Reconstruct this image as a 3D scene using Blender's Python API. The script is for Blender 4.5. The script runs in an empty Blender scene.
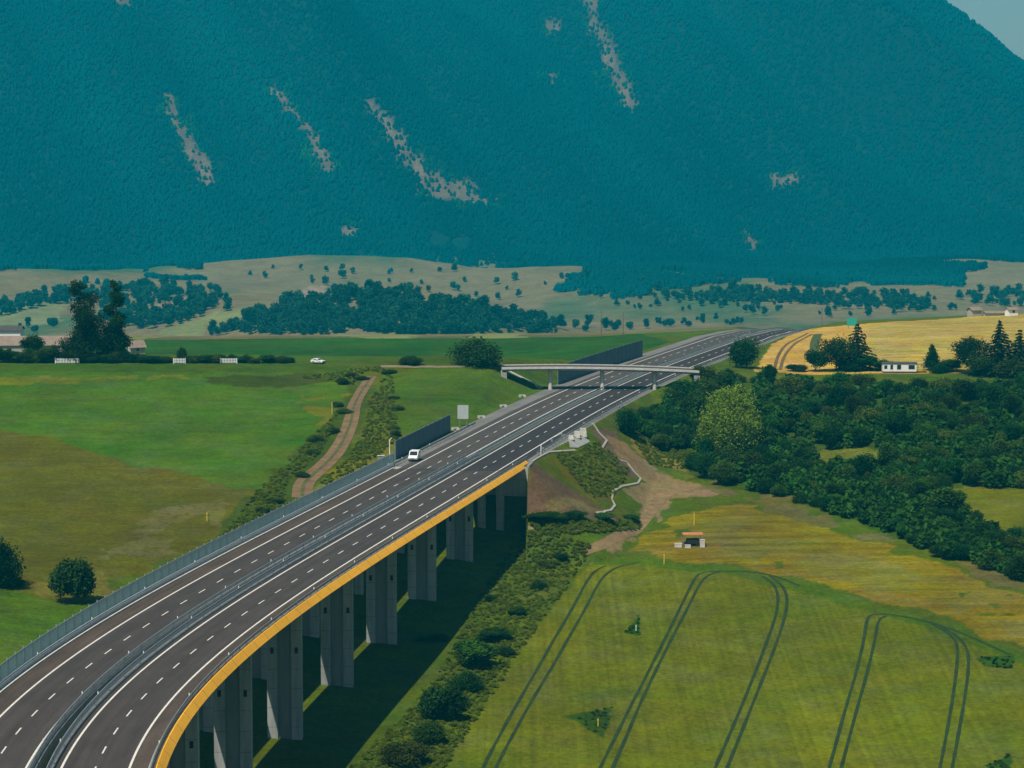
import bpy, math, random
import numpy as np
from mathutils import Vector, Matrix

random.seed(7)
RNG = np.random.default_rng(11)
SC = bpy.context.scene
COL = SC.collection

# ------------------------------------------------------------------ camera model
F, CX, CY, YH, H = 2500.0, 512.0, 384.0, 130.0, 70.0
TH = math.atan((CY - YH) / F)
CT, ST = math.cos(TH), math.sin(TH)


def ray(px, py):
    px = np.asarray(px, float); py = np.asarray(py, float)
    v = py - CY
    dy = F * CT - v * ST
    return (px - CX) / dy, -(F * ST + v * CT) / dy          # X and Z per metre of Y


# ------------------------------------------------------------------ noise
_tab = np.random.default_rng(3).random((256, 256))


def vnoise(x, y):
    x = np.asarray(x, float); y = np.asarray(y, float)
    xi = np.floor(x).astype(int); yi = np.floor(y).astype(int)
    fx = x - xi; fy = y - yi
    fx = fx * fx * (3 - 2 * fx); fy = fy * fy * (3 - 2 * fy)
    a = _tab[xi & 255, yi & 255]; b = _tab[(xi + 1) & 255, yi & 255]
    c = _tab[xi & 255, (yi + 1) & 255]; d = _tab[(xi + 1) & 255, (yi + 1) & 255]
    return (a * (1 - fx) + b * fx) * (1 - fy) + (c * (1 - fx) + d * fx) * fy


def fbm(x, y, o=4):
    s = 0; a = .5; t = 0
    for i in range(o):
        s = s + a * vnoise(x * 2 ** i + 17.3 * i, y * 2 ** i + 5.1 * i); t += a; a *= .5
    return s / t


def sstep(a, b, x):
    t = np.clip((np.asarray(x, float) - a) / (b - a), 0, 1)
    return t * t * (3 - 2 * t)


# ------------------------------------------------------------------ the motorway's line: X of its reference line for each Y
_gp = [(150, -17.), (180, -30.), (210, -40.), (240, -46.4), (270, -49.7), (300, -49.78), (330, -47.04), (360, -42.49), (390, -36.83),
       (420, -30.57), (450, -24.05), (480, -17.49), (510, -10.97), (540, -4.49), (570, 2.04), (600, 8.71), (630, 15.69), (660, 23.09),
       (690, 31.03), (720, 39.57), (750, 48.69), (780, 58.26), (810, 68.04), (840, 77.65), (890, 91.5), (970, 110), (1050, 133),
       (1150, 170), (1300, 235)]


def spline(pts):
    x = np.array([p[0] for p in pts], float); y = np.array([p[1] for p in pts], float)
    n = len(x); h = np.diff(x); A = np.zeros((n, n)); r = np.zeros(n); A[0, 0] = A[-1, -1] = 1
    for i in range(1, n - 1):
        A[i, i - 1] = h[i - 1]; A[i, i] = 2 * (h[i - 1] + h[i]); A[i, i + 1] = h[i]
        r[i] = 6 * ((y[i + 1] - y[i]) / h[i] - (y[i] - y[i - 1]) / h[i - 1])
    M = np.linalg.solve(A, r)
    xs = np.linspace(x[0], x[-1], 2400)
    k = np.clip(np.searchsorted(x, xs) - 1, 0, n - 2)
    a = x[k + 1] - xs; b = xs - x[k]; hh = h[k]
    ys = M[k] * a ** 3 / (6 * hh) + M[k + 1] * b ** 3 / (6 * hh) + (y[k] / hh - M[k] * hh / 6) * a + (y[k + 1] / hh - M[k + 1] * hh / 6) * b
    return xs, ys


GX, GY = spline(_gp)
GD = np.gradient(GY, GX)
ZR = ([0, 850, 890, 930, 970, 1050, 1150, 1300], [0, 0, -1.6, -4, -7.5, -17, -31, -50])
g = lambda Y: np.interp(Y, GX, GY)
gd = lambda Y: np.interp(Y, GX, GD)
zr = lambda Y: np.interp(Y, *ZR)
gn = lambda Y: np.sqrt(1 + gd(Y) ** 2)


def road(t, Y, z=0.0):
    return np.array([g(Y) + t * gn(Y), Y, zr(Y) + z], float)


def road_dir(Y):
    d = Vector((float(gd(Y)), 1, 0)); return d.normalized()


YAB = 519.0          # the abutment's face

# ------------------------------------------------------------------ terrain
_cp = []


def cp(px, py, z=None, Y=None):
    kx, kz = ray(px, py)
    if Y is None: Y = (z - H) / kz
    else: z = H + kz * Y
    _cp.append((kx * Y, Y, z))


for a in [(0, 715, -18), (0, 670, -16), (0, 600, -12.5), (130, 570, -12), (0, 500, -6.5), (150, 500, -7), (0, 430, -1), (150, 430, -1.2),
          (300, 490, -6), (250, 430, -1), (330, 400, 1.6), (370, 376, 4.2), (0, 364, 6.6), (150, 363.5, 6.6), (300, 364, 6), (400, 366, 5.8),
          (460, 367, 5.7), (500, 368, 5.6), (450, 400, 2.2), (420, 420, .6), (350, 450, -3), (200, 540, -10.5),
          (228, 795, -24.2), (281, 738, -22.8), (334, 686, -21.2), (380, 643, -19.8), (421, 598, -17.2), (459, 549, -14.), (497, 520, -12.6),
          (440, 768, -24.5), (350, 768, -24), (560, 768, -25), (740, 768, -26), (1024, 768, -26), (600, 650, -21.5), (850, 650, -20.5),
          (720, 565, -15.8), (590, 556, -16.2), (1024, 650, -19.5), (1024, 580, -16), (860, 600, -17), (690, 545, -14.8), (560, 530, -14),
          (610, 520, -13.2), (620, 480, -10.5), (640, 450, -8.5), (600, 540, -14.6), (480, 600, -18), (430, 650, -20.5), (520, 560, -16), (540, 640, -20.5),
          (640, 412, -3), (700, 440, -7), (800, 440, -6), (900, 440, -5), (1024, 440, -4.5), (700, 500, -12), (800, 510, -12.5),
          (900, 520, -13), (1024, 520, -12), (690, 372, 2.6), (740, 371, 1.4), (800, 370, .4), (900, 371.5, .6), (1024, 374, .6),
          (760, 400, -2), (900, 400, -1.2), (1024, 400, -1)]:
    cp(*a)
for px, py, Y in [(775, 345, 800), (800, 336, 850), (855, 328, 875), (940, 322.5, 890), (1024, 318, 905), (1100, 314, 915)]:
    cp(px, py, Y=Y)
for X, Y, z in [(-150, 740, 4), (-80, 740, 3), (0, 745, 1.5), (-150, 800, -7), (-60, 800, -7), (20, 790, -5), (-200, 930, -10), (-80, 940, -9.6), (20, 940, -9),
                (-260, 700, 6), (-260, 500, -7), (-200, 330, -14), (-120, 250, -20), (0, 200, -28), (150, 200, -30), (300, 400, -22), (330, 600, -6),
                (330, 750, 2), (360, 900, 5), (-330, 850, -6), (-100, 1050, -12), (100, 1050, -8), (250, 1050, 0), (0, 100, -30), (-200, 150, -20), (220, 100, -32)]:
    _cp.append((X, Y, z))
_cp = np.array(_cp); _cs = _cp[:, :2] / 100.0


def _phi(r2):
    return .5 * r2 * np.log(r2 + 1e-9)


_n = len(_cp)
_K = _phi(((_cs[:, None] - _cs[None]) ** 2).sum(-1)) + np.eye(_n) * .006
_P = np.c_[np.ones(_n), _cs]
_A = np.block([[_K, _P], [_P.T, np.zeros((3, 3))]])
_W = np.linalg.solve(_A, np.r_[_cp[:, 2], np.zeros(3)])


def tps(x, y):
    q = np.stack([np.ravel(x), np.ravel(y)], -1) / 100.0
    out = np.empty(len(q))
    for i in range(0, len(q), 40000):
        b = q[i:i + 40000]
        out[i:i + 40000] = _phi(((b[:, None] - _cs[None]) ** 2).sum(-1)) @ _W[:_n] + _W[_n] + b @ _W[_n + 1:]
    return out.reshape(np.shape(x))


def mountain(X, Y):
    up = np.maximum(Y - 3200 - 70 * np.sin(X / 330.), 0)
    ramp = up * .16 + .34 * np.maximum(up - 140, 0)
    # spurs and gullies running down the slope, leaning to the right
    q = X + .55 * (Y - 3300)
    rid = 1 - np.abs(2 * fbm(q / 330., Y / 2600., 2) - 1) * 2.2
    sp = rid * 120 * sstep(3350, 3900, Y) + (fbm(q / 90. + 9, Y / 520., 3) - .5) * 46 * sstep(3300, 3600, Y)
    top = np.where(X > 640, 320 - .90 * (X - 640), 320 + .50 * (640 - X))
    top = np.minimum(top, 700 + 40 * np.sin(X / 300.)) + (fbm(X / 140., Y / 500., 3) - .5) * 26
    k = 30.0
    m = -k * np.logaddexp(-(ramp + sp) / k, -(top + 105) / k)
    return np.maximum(m, -2) * sstep(3200, 3330, Y)


def terrain(X, Y):
    X = np.asarray(X, float); Y = np.asarray(Y, float)
    near = np.zeros_like(X); m = Y < 1760
    if m.any(): near[m] = tps(X[m], np.minimum(Y[m], 1060))
    near = np.clip(near, -40, 14)
    und = (fbm(X / 26., Y / 26., 3) - .5) * 1.1 * sstep(0, 40, np.abs((X - g(Y)) / gn(Y)) - 14)
    und = und * (1 - .6 * sstep(0, 1, (X > 0) & (Y < 520)))
    val = -98 - 14 * (Y - 2000) / 1200.
    for hx, hy, sx, sy, hh in ((-112, 2030, 112, 150, 34), (-40, 1990, 70, 110, 10), (-262, 2230, 95, 160, 24), (-455, 2560, 170, 220, 30), (580, 2960, 240, 220, 24), (330, 2560, 190, 150, 20), (80, 2780, 190, 160, 22), (-250, 2900, 220, 170, 26)):
        val = val + hh * np.exp(-((X - hx) / sx) ** 2 - ((Y - hy) / sy) ** 2)
    val = val + (fbm(X / 190., Y / 260., 4) - .5) * 26
    w = sstep(0, 720, Y - 945 + 30 * sstep(60, 200, X))
    z = (near + und) * (1 - w) + val * w
    z = z + np.where(Y > 3150, mountain(X, np.maximum(Y, 3150)), 0)
    # the motorway's embankments and cuttings, beyond the abutment
    t = (X - g(Y)) / gn(Y)
    d = np.maximum(np.maximum(-20.5 - t, t - 12.0), 0)
    ok = ((Y >= YAB) | ((X > 3.0) & (Y > YAB - 45))) & (Y < 1290)
    Yc = np.maximum(Y, YAB)
    d = np.where(Y < YAB, np.hypot(np.maximum(X - road(12.0, np.full_like(Y, YAB))[0] if False else np.maximum((X - (g(YAB) + 12 * gn(YAB))), 0), 0), YAB - Y), d)
    base = zr(Yc) - .07
    zc = np.clip(z, base - .62 * d, base + .5 * d)
    return np.where(ok, zc, z)


YS = np.concatenate([np.arange(200, 800, 2.0), np.arange(800, 1300, 4), np.arange(1300, 5400, 14)])


def hit(px, py):
    px = np.atleast_1d(np.asarray(px, float)); py = np.atleast_1d(np.asarray(py, float))
    kx, kz = ray(px, py)
    X = kx[:, None] * YS[None]; Z = H + kz[:, None] * YS[None]
    T = terrain(X, np.broadcast_to(YS, X.shape).copy())
    below = Z <= T
    i = np.where(below.any(1), below.argmax(1), len(YS) - 1); i = np.maximum(i, 1)
    r = np.arange(len(px))
    d0 = (Z - T)[r, i - 1]; d1 = (Z - T)[r, i]
    f = np.clip(d0 / np.where(abs(d0 - d1) < 1e-9, 1, d0 - d1), 0, 1)
    Y = YS[i - 1] + f * (YS[i] - YS[i - 1])
    X = kx * Y
    return np.stack([X, Y, terrain(X, Y)], -1)


def ground(px, py):
    return Vector(hit([px], [py])[0])


def zg(x, y):
    return float(terrain(np.array([x], float), np.array([y], float))[0])


def pip(x, y, poly):
    poly = np.asarray(poly, float); ins = np.zeros(np.shape(x), bool); j = len(poly) - 1
    for i in range(len(poly)):
        xi, yi = poly[i]; xj, yj = poly[j]
        c = ((yi > y) != (yj > y))
        with np.errstate(divide='ignore', invalid='ignore'):
            ins ^= c & (x < (xj - xi) * (y - yi) / (yj - yi + 1e-12) + xi)
        j = i
    return ins


# ------------------------------------------------------------------ materials
def rgb(r, g_, b):
    f = lambda c: (c / 255 / 12.92) if c / 255 <= .04045 else ((c / 255 + .055) / 1.055) ** 2.4
    return (f(r), f(g_), f(b), 1)


def new_mat(name):
    m = bpy.data.materials.new(name); m.use_nodes = True
    nt = m.node_tree; b = nt.nodes['Principled BSDF']
    return m, nt, b


def N(nt, t, **kw):
    n = nt.nodes.new(t)
    for k, v in kw.items():
        if k in n.inputs: n.inputs[k].default_value = v
        else: setattr(n, k, v)
    return n


def mat(name, col, rough=.8, metal=0., var=.25, scale=1.2, bump=0., detail=4, spec=.3, stretch=None, zline=0.):
    m, nt, b = new_mat(name)
    tc = N(nt, 'ShaderNodeTexCoord'); mp = N(nt, 'ShaderNodeMapping')
    if stretch: mp.inputs['Scale'].default_value = stretch
    nt.links.new(tc.outputs['Object'], mp.inputs['Vector'])
    no = N(nt, 'ShaderNodeTexNoise', Scale=scale, Detail=detail, Roughness=.65)
    nt.links.new(mp.outputs['Vector'], no.inputs['Vector'])
    mr = N(nt, 'ShaderNodeMapRange'); mr.inputs['From Min'].default_value = .3; mr.inputs['From Max'].default_value = .7
    mr.inputs['To Min'].default_value = 1 - var; mr.inputs['To Max'].default_value = 1 + var
    nt.links.new(no.outputs['Fac'], mr.inputs['Value'])
    mx = N(nt, 'ShaderNodeVectorMath', operation='SCALE'); mx.inputs[0].default_value = col[:3]
    nt.links.new(mr.outputs['Result'], mx.inputs['Scale'])
    out = mx.outputs['Vector']
    if zline:      # day joints left by the formwork
        sx = N(nt, 'ShaderNodeSeparateXYZ'); nt.links.new(tc.outputs['Object'], sx.inputs[0])
        ad = N(nt, 'ShaderNodeMath', operation='ADD'); ad.inputs[1].default_value = 90.; nt.links.new(sx.outputs['Z'], ad.inputs[0])
        md = N(nt, 'ShaderNodeMath', operation='MODULO'); md.inputs[1].default_value = zline; nt.links.new(ad.outputs[0], md.inputs[0])
        gt = N(nt, 'ShaderNodeMath', operation='GREATER_THAN'); gt.inputs[1].default_value = .10; nt.links.new(md.outputs[0], gt.inputs[0])
        m2 = N(nt, 'ShaderNodeMapRange'); m2.inputs['To Min'].default_value = .62; nt.links.new(gt.outputs[0], m2.inputs['Value'])
        s2 = N(nt, 'ShaderNodeVectorMath', operation='SCALE'); nt.links.new(out, s2.inputs[0]); nt.links.new(m2.outputs['Result'], s2.inputs['Scale']); out = s2.outputs['Vector']
    nt.links.new(out, b.inputs['Base Color'])
    b.inputs['Roughness'].default_value = rough; b.inputs['Metallic'].default_value = metal
    b.inputs['Specular IOR Level'].default_value = spec
    if bump:
        bu = N(nt, 'ShaderNodeBump', Strength=bump, Distance=.1)
        nt.links.new(no.outputs['Fac'], bu.inputs['Height']); nt.links.new(bu.outputs['Normal'], b.inputs['Normal'])
    return m


def ground_mat():
    m, nt, b = new_mat('ground_surface')
    L = nt.links.new
    at = N(nt, 'ShaderNodeAttribute', attribute_name='tint'); cr = N(nt, 'ShaderNodeAttribute', attribute_name='zone')
    geo = N(nt, 'ShaderNodeNewGeometry')

    def noise(scale, detail=4, rough=.6, sc=None, rot=0):
        v = geo.outputs['Position']
        if sc:
            mp = N(nt, 'ShaderNodeMapping'); mp.inputs['Scale'].default_value = sc; mp.inputs['Rotation'].default_value = (0, 0, rot)
            L(v, mp.inputs['Vector']); v = mp.outputs['Vector']
        n = N(nt, 'ShaderNodeTexNoise', Scale=scale, Detail=detail, Roughness=rough); L(v, n.inputs['Vector'])
        return n.outputs['Fac']

    def rng(v, lo, hi, a=.3, c=.7):
        r = N(nt, 'ShaderNodeMapRange'); r.inputs['From Min'].default_value = a; r.inputs['From Max'].default_value = c
        r.inputs['To Min'].default_value = lo; r.inputs['To Max'].default_value = hi; L(v, r.inputs['Value']); return r.outputs['Result']

    def mul(a, c):
        n = N(nt, 'ShaderNodeMath', operation='MULTIPLY'); L(a, n.inputs[0]); L(c, n.inputs[1]); return n.outputs[0]

    big = rng(noise(.028, 5, .65), .78, 1.24); mid = rng(noise(.16, 5, .75), .76, 1.24); fine = rng(noise(1.1, 3, .7), .72, 1.28)
    v = mul(mul(big, mid), fine)
    # drilling rows, only in the sown crop
    sep = N(nt, 'ShaderNodeSeparateColor'); L(cr.outputs['Color'], sep.inputs['Color'])
    rows = rng(noise(1.0, 3, .6, (1.0, .008, .0), .22), .80, 1.14)
    mx = N(nt, 'ShaderNodeMix'); mx.inputs[2].default_value = 1.0; L(sep.outputs[0], mx.inputs[0]); L(rows, mx.inputs[3])
    v = mul(v, mx.outputs[0])
    # swaths, in mown and dry meadows
    sw = rng(noise(1.0, 4, .65, (.035, .33, .0), -.35), .6, 1.36)
    mx2 = N(nt, 'ShaderNodeMix'); mx2.inputs[2].default_value = 1.0; L(sep.outputs[1], mx2.inputs[0]); L(sw, mx2.inputs[3])
    v = mul(v, mx2.outputs[0])
    sc = N(nt, 'ShaderNodeVectorMath', operation='SCALE'); L(at.outputs['Color'], sc.inputs[0]); L(v, sc.inputs['Scale'])
    # patches of drier and of lusher growth
    hs = N(nt, 'ShaderNodeHueSaturation'); L(sc.outputs['Vector'], hs.inputs['Color'])
    L(rng(noise(.05, 5, .7), .475, .525), hs.inputs['Hue']); L(rng(noise(.09, 4, .7), .85, 1.12), hs.inputs['Saturation'])
    L(hs.outputs['Color'], b.inputs['Base Color'])
    b.inputs['Roughness'].default_value = .95; b.inputs['Specular IOR Level'].default_value = .08
    bu = N(nt, 'ShaderNodeBump', Strength=.75, Distance=.5); L(noise(.75, 6, .8), bu.inputs['Height']); L(bu.outputs['Normal'], b.inputs['Normal'])
    return m


def leaf_mat(name, base, hue=.03, val=.35, trans=.25):
    m, nt, b = new_mat(name); L = nt.links.new
    at = N(nt, 'ShaderNodeAttribute', attribute_name='leaf'); oi = N(nt, 'ShaderNodeObjectInfo')
    sc = N(nt, 'ShaderNodeVectorMath', operation='MULTIPLY'); sc.inputs[0].default_value = base[:3]; L(at.outputs['Color'], sc.inputs[1])
    hs = N(nt, 'ShaderNodeHueSaturation'); L(sc.outputs['Vector'], hs.inputs['Color'])
    for inp, lo, hi, kk in (('Hue', .5 - hue, .5 + hue * .6, 1.0), ('Value', 1 - val, 1 + val, 7.31)):
        mm = N(nt, 'ShaderNodeMath', operation='MULTIPLY'); mm.inputs[1].default_value = kk; L(oi.outputs['Random'], mm.inputs[0])
        fr = N(nt, 'ShaderNodeMath', operation='FRACT'); L(mm.outputs[0], fr.inputs[0])
        r = N(nt, 'ShaderNodeMapRange'); r.inputs['To Min'].default_value = lo; r.inputs['To Max'].default_value = hi
        L(fr.outputs[0] if kk > 1 else oi.outputs['Random'], r.inputs['Value']); L(r.outputs['Result'], hs.inputs[inp])
    L(hs.outputs['Color'], b.inputs['Base Color']); b.inputs['Roughness'].default_value = .8; b.inputs['Specular IOR Level'].default_value = .03
    tr = N(nt, 'ShaderNodeBsdfTranslucent'); L(hs.outputs['Color'], tr.inputs['Color'])
    mix = N(nt, 'ShaderNodeMixShader'); mix.inputs[0].default_value = trans
    L(b.outputs[0], mix.inputs[1]); L(tr.outputs[0], mix.inputs[2])
    L(mix.outputs[0], nt.nodes['Material Output'].inputs['Surface'])
    return m


def road_mat(name, col, var=.2, joint=0., spec=.25, rough=.85):
    m, nt, b = new_mat(name); L = nt.links.new
    uv = N(nt, 'ShaderNodeUVMap', uv_map='UVMap')

    def noise(sc, detail=4):
        mp = N(nt, 'ShaderNodeMapping'); mp.inputs['Scale'].default_value = sc; L(uv.outputs['UV'], mp.inputs['Vector'])
        n = N(nt, 'ShaderNodeTexNoise', Scale=1.0, Detail=detail, Roughness=.65); L(mp.outputs['Vector'], n.inputs['Vector'])
        r = N(nt, 'ShaderNodeMapRange'); r.inputs['From Min'].default_value = .3; r.inputs['From Max'].default_value = .7
        r.inputs['To Min'].default_value = 1 - var; r.inputs['To Max'].default_value = 1 + var; L(n.outputs['Fac'], r.inputs['Value'])
        return r.outputs['Result']
    a = noise((1.1, .012, 1), 3); c = noise((.35, .09, 1), 5); d = noise((3, 3, 1), 2)
    m1 = N(nt, 'ShaderNodeMath', operation='MULTIPLY'); L(a, m1.inputs[0]); L(c, m1.inputs[1])
    m2 = N(nt, 'ShaderNodeMath', operation='MULTIPLY'); L(m1.outputs[0], m2.inputs[0]); L(d, m2.inputs[1])
    sc = N(nt, 'ShaderNodeVectorMath', operation='SCALE'); sc.inputs[0].default_value = col[:3]; L(m2.outputs[0], sc.inputs['Scale'])
    out = sc.outputs['Vector']
    if joint:
        sx = N(nt, 'ShaderNodeSeparateXYZ'); L(uv.outputs['UV'], sx.inputs[0])
        md = N(nt, 'ShaderNodeMath', operation='MODULO'); md.inputs[1].default_value = joint; L(sx.outputs['Y'], md.inputs[0])
        gt = N(nt, 'ShaderNodeMath', operation='GREATER_THAN'); gt.inputs[1].default_value = .16; L(md.outputs[0], gt.inputs[0])
        mr = N(nt, 'ShaderNodeMapRange'); mr.inputs['To Min'].default_value = .45; L(gt.outputs[0], mr.inputs['Value'])
        s2 = N(nt, 'ShaderNodeVectorMath', operation='SCALE'); L(out, s2.inputs[0]); L(mr.outputs['Result'], s2.inputs['Scale']); out = s2.outputs['Vector']
    L(out, b.inputs['Base Color']); b.inputs['Roughness'].default_value = rough; b.inputs['Specular IOR Level'].default_value = spec
    return m


def screen_mat(name, col, alpha):
    m, nt, b = new_mat(name); L = nt.links.new
    b.inputs['Base Color'].default_value = col; b.inputs['Roughness'].default_value = .35
    tr = N(nt, 'ShaderNodeBsdfTransparent'); tr.inputs['Color'].default_value = (.75, .88, .92, 1)
    tl = N(nt, 'ShaderNodeBsdfTranslucent'); tl.inputs['Color'].default_value = col; m0 = N(nt, 'ShaderNodeMixShader'); m0.inputs[0].default_value = .5
    L(b.outputs[0], m0.inputs[1]); L(tl.outputs[0], m0.inputs[2])
    mix = N(nt, 'ShaderNodeMixShader'); mix.inputs[0].default_value = alpha
    L(tr.outputs[0], mix.inputs[1]); L(m0.outputs[0], mix.inputs[2]); L(mix.outputs[0], nt.nodes['Material Output'].inputs['Surface'])
    return m


M = dict(
    ground=ground_mat(),
    asphalt_deck=road_mat('asphalt_deck', (.050, .041, .036)),
    shoulder=road_mat('shoulder_asphalt', (.064, .047, .036), .25),
    asphalt_new=road_mat('asphalt_new', (.030, .025, .025)),
    asphalt_old=road_mat('asphalt_old', (.062, .053, .047)),
    verge=road_mat('gravel_verge', (.15, .145, .135), .2),
    median=road_mat('median_surface', (.085, .095, .09), .2),
    paint=mat('road_paint', (.62, .6, .54), .7, var=.12, scale=.8),
    yellow=road_mat('yellow_fascia', (.95, .45, .008), .10, 6.0, .3, .5),
    concrete=mat('concrete', (.30, .30, .28), .85, var=.2, scale=.45, bump=.15),
    pier=mat('pier_concrete', (.33, .34, .32), .85, var=.28, scale=.9, bump=.15, stretch=(1, 1, .12), zline=3.0),
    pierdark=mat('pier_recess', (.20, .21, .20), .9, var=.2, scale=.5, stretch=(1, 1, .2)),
    black=mat('opening_dark', (.02, .022, .025), .9, var=.1),
    pale=mat('pale_concrete', (.52, .50, .45), .85, var=.18, scale=.8, bump=.1),
    drain=mat('drain_concrete', (.36, .33, .27), .85, var=.25, scale=.8),
    steel=mat('galvanised_steel', (.36, .40, .41), .45, .55, var=.15, scale=1.5),
    palesteel=mat('pale_steel', (.50, .54, .54), .5, .2, var=.12, scale=1.5),
    greysteel=mat('grey_steel', (.24, .27, .28), .55, .4, var=.15, scale=1.5),
    steelblue=mat('blue_grey_steel', (.17, .24, .27), .5, .3, var=.15, scale=1.5),
    screen=screen_mat('screen_panel', (.42, .52, .56, 1), .55),
    noisewall=mat('noise_panel', (.075, .118, .150), .6, var=.3, scale=1.0, stretch=(1.2, 1.2, .08)),
    white=mat('white_paint', (.80, .80, .78), .5, var=.06),
    vanwhite=mat('white_bodywork', (.80, .80, .80), .25, var=.02, spec=.5),
    glass=mat('dark_glass', (.018, .022, .026), .08, var=.1, spec=.6),
    rubber=mat('tyre_rubber', (.018, .018, .018), .9, var=.1),
    lamp=mat('lamp_lens', (.75, .76, .78), .15, var=.05, spec=.6),
    orange=mat('orange_canopy', (.42, .16, .07), .8, var=.15),
    dirt=mat('bare_dirt', (.155, .098, .046), .95, var=.35, scale=.35, bump=.4, detail=6),
    path=mat('path_dirt', (.175, .118, .052), .95, var=.4, scale=.4, bump=.4, detail=6),
    gravel=mat('gravel_track', (.19, .155, .085), .95, var=.35, scale=.3, bump=.4, detail=6),
    rut=mat('wheel_rut', (.013, .034, .006), .95, var=.4, scale=.5),
    rutdry=mat('wheel_rut_dry', (.12, .075, .03), .95, var=.3, scale=.4),
    bark=mat('bark', (.10, .075, .05), .95, var=.3, scale=2, bump=.3),
    roof=mat('brown_roof', (.22, .17, .13), .85, var=.2, scale=.6),
    roofdark=mat('dark_roof', (.06, .06, .06), .8, var=.2, scale=.6),
    render=mat('grey_render', (.40, .38, .33), .9, var=.12, scale=.6),
    teal=mat('teal_sheet', (.03, .36, .30), .5, var=.06),
    yellowpaint=mat('yellow_stake', (.75, .55, .06), .6, var=.1),
    wood=mat('grey_wood', (.16, .13, .10), .9, var=.25, scale=2),
    leaf=leaf_mat('leaves_bush', (.026, .088, .010), hue=.04, val=.42, trans=.35),
    leafmid=leaf_mat('leaves_olive', (.050, .098, .012), hue=.03, val=.35, trans=.35),
    weedleaf=leaf_mat('leaves_weeds', (.120, .205, .018), trans=.6),
    leafdark=leaf_mat('leaves_dark', (.014, .058, .011), trans=.3),
    leaflight=leaf_mat('leaves_willow', (.20, .33, .03), hue=.01, val=.05, trans=.35),
    needle=leaf_mat('needles', (.014, .036, .018), hue=.015, val=.2, trans=.12),
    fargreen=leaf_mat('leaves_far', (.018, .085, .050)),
    forest=leaf_mat('leaves_forest_hazed', (.002, .072, .080), hue=.01, val=.05, trans=.45),  # blue-teal of the distant haze is mixed into the leaf colour
    dryshrub=leaf_mat('leaves_dry', (.12, .12, .03), hue=.03, val=.3),
)

# ------------------------------------------------------------------ mesh helpers


class MB:
    def __init__(self):
        self.v = []; self.f = []; self.uv = []

    def add(self, vs, fs):
        o = len(self.v); self.v += [tuple(map(float, p)) for p in vs]; self.f += [tuple(i + o for i in f) for f in fs]

    def box(self, c, s, R=None, taper=1.0):
        c = Vector(c); pts = []
        for z in (-.5, .5):
            k = taper if z > 0 else 1.0
            for x, y in ((-.5, -.5), (.5, -.5), (.5, .5), (-.5, .5)):
                p = Vector((x * s[0] * k, y * s[1] * k, z * s[2]))
                if R is not None: p = R @ p
                pts.append(c + p)
        self.add(pts, [(0, 3, 2, 1), (4, 5, 6, 7), (0, 1, 5, 4), (1, 2, 6, 5), (2, 3, 7, 6), (3, 0, 4, 7)])

    def tube(self, p, q, r0, r1=None, n=8, cap=True):
        p = Vector(p); q = Vector(q); r1 = r0 if r1 is None else r1
        d = (q - p).normalized(); a = d.orthogonal().normalized(); b = d.cross(a)
        vs = []
        for c, r in ((p, r0), (q, r1)):
            for i in range(n):
                t = 2 * math.pi * i / n; vs.append(c + a * (r * math.cos(t)) + b * (r * math.sin(t)))
        fs = [(i, (i + 1) % n, n + (i + 1) % n, n + i) for i in range(n)]
        if cap: fs += [tuple(range(n - 1, -1, -1)), tuple(range(n, 2 * n))]
        self.add(vs, fs)

    def prism(self, prof, x0, x1, R=None, o=(0, 0, 0)):
        """profile in (y, z), swept along x"""
        n = len(prof); o = Vector(o); vs = []
        for x in (x0, x1):
            for y, z in prof:
                p = Vector((x, y, z)); vs.append(o + (R @ p if R is not None else p))
        fs = [(i, (i + 1) % n, n + (i + 1) % n, n + i) for i in range(n)] + [tuple(range(n - 1, -1, -1)), tuple(range(n, 2 * n))]
        self.add(vs, fs)

    def build(self, name, m, parent=None, smooth=False, loc=None):
        me = bpy.data.meshes.new(name); me.from_pydata(self.v, [], self.f); me.validate()
        me.materials.append(m)
        if smooth: me.polygons.foreach_set('use_smooth', [True] * len(me.polygons))
        o = bpy.data.objects.new(name, me); COL.objects.link(o)
        if parent: o.parent = parent
        if loc is not None: o.location = loc
        return o


def tag(o, label, cat=None, group=None, kind=None):
    if label: o['label'] = label
    if cat: o['category'] = cat
    if group: o['group'] = group
    if kind: o['kind'] = kind
    return o


def thing(name, label, cat, loc=(0, 0, 0), rz=0., group=None):
    o = bpy.data.objects.new(name, None); COL.objects.link(o); o.empty_display_size = .5
    o.location = loc; o.rotation_euler = (0, 0, rz)
    return tag(o, label, cat, group)


def np_mesh(name, V, Fq, m, smooth=False, attrs=None, uv=None):
    """V (n,3); Fq (k,4) or (k,3)"""
    me = bpy.data.meshes.new(name); V = np.asarray(V, np.float32); Fq = np.asarray(Fq, np.int32); k = Fq.shape[1]
    me.vertices.add(len(V)); me.vertices.foreach_set('co', V.ravel())
    me.loops.add(Fq.size); me.loops.foreach_set('vertex_index', Fq.ravel())
    me.polygons.add(len(Fq)); me.polygons.foreach_set('loop_start', np.arange(0, Fq.size, k, dtype=np.int32))
    me.polygons.foreach_set('use_smooth', np.full(len(Fq), smooth))
    me.update(calc_edges=True)
    for nm, c in (attrs or {}).items():
        a = me.color_attributes.new(nm, 'FLOAT_COLOR', 'POINT')
        a.data.foreach_set('color', np.c_[c, np.ones(len(c))].astype(np.float32).ravel())
    if uv is not None:
        u = me.uv_layers.new(name='UVMap'); u.data.foreach_set('uv', np.asarray(uv, np.float32)[Fq.ravel()].ravel())
    me.materials.append(m)
    return me


def link(name, me, parent=None, loc=None):
    o = bpy.data.objects.new(name, me); COL.objects.link(o)
    if parent: o.parent = parent
    if loc is not None: o.location = loc
    return o


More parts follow.
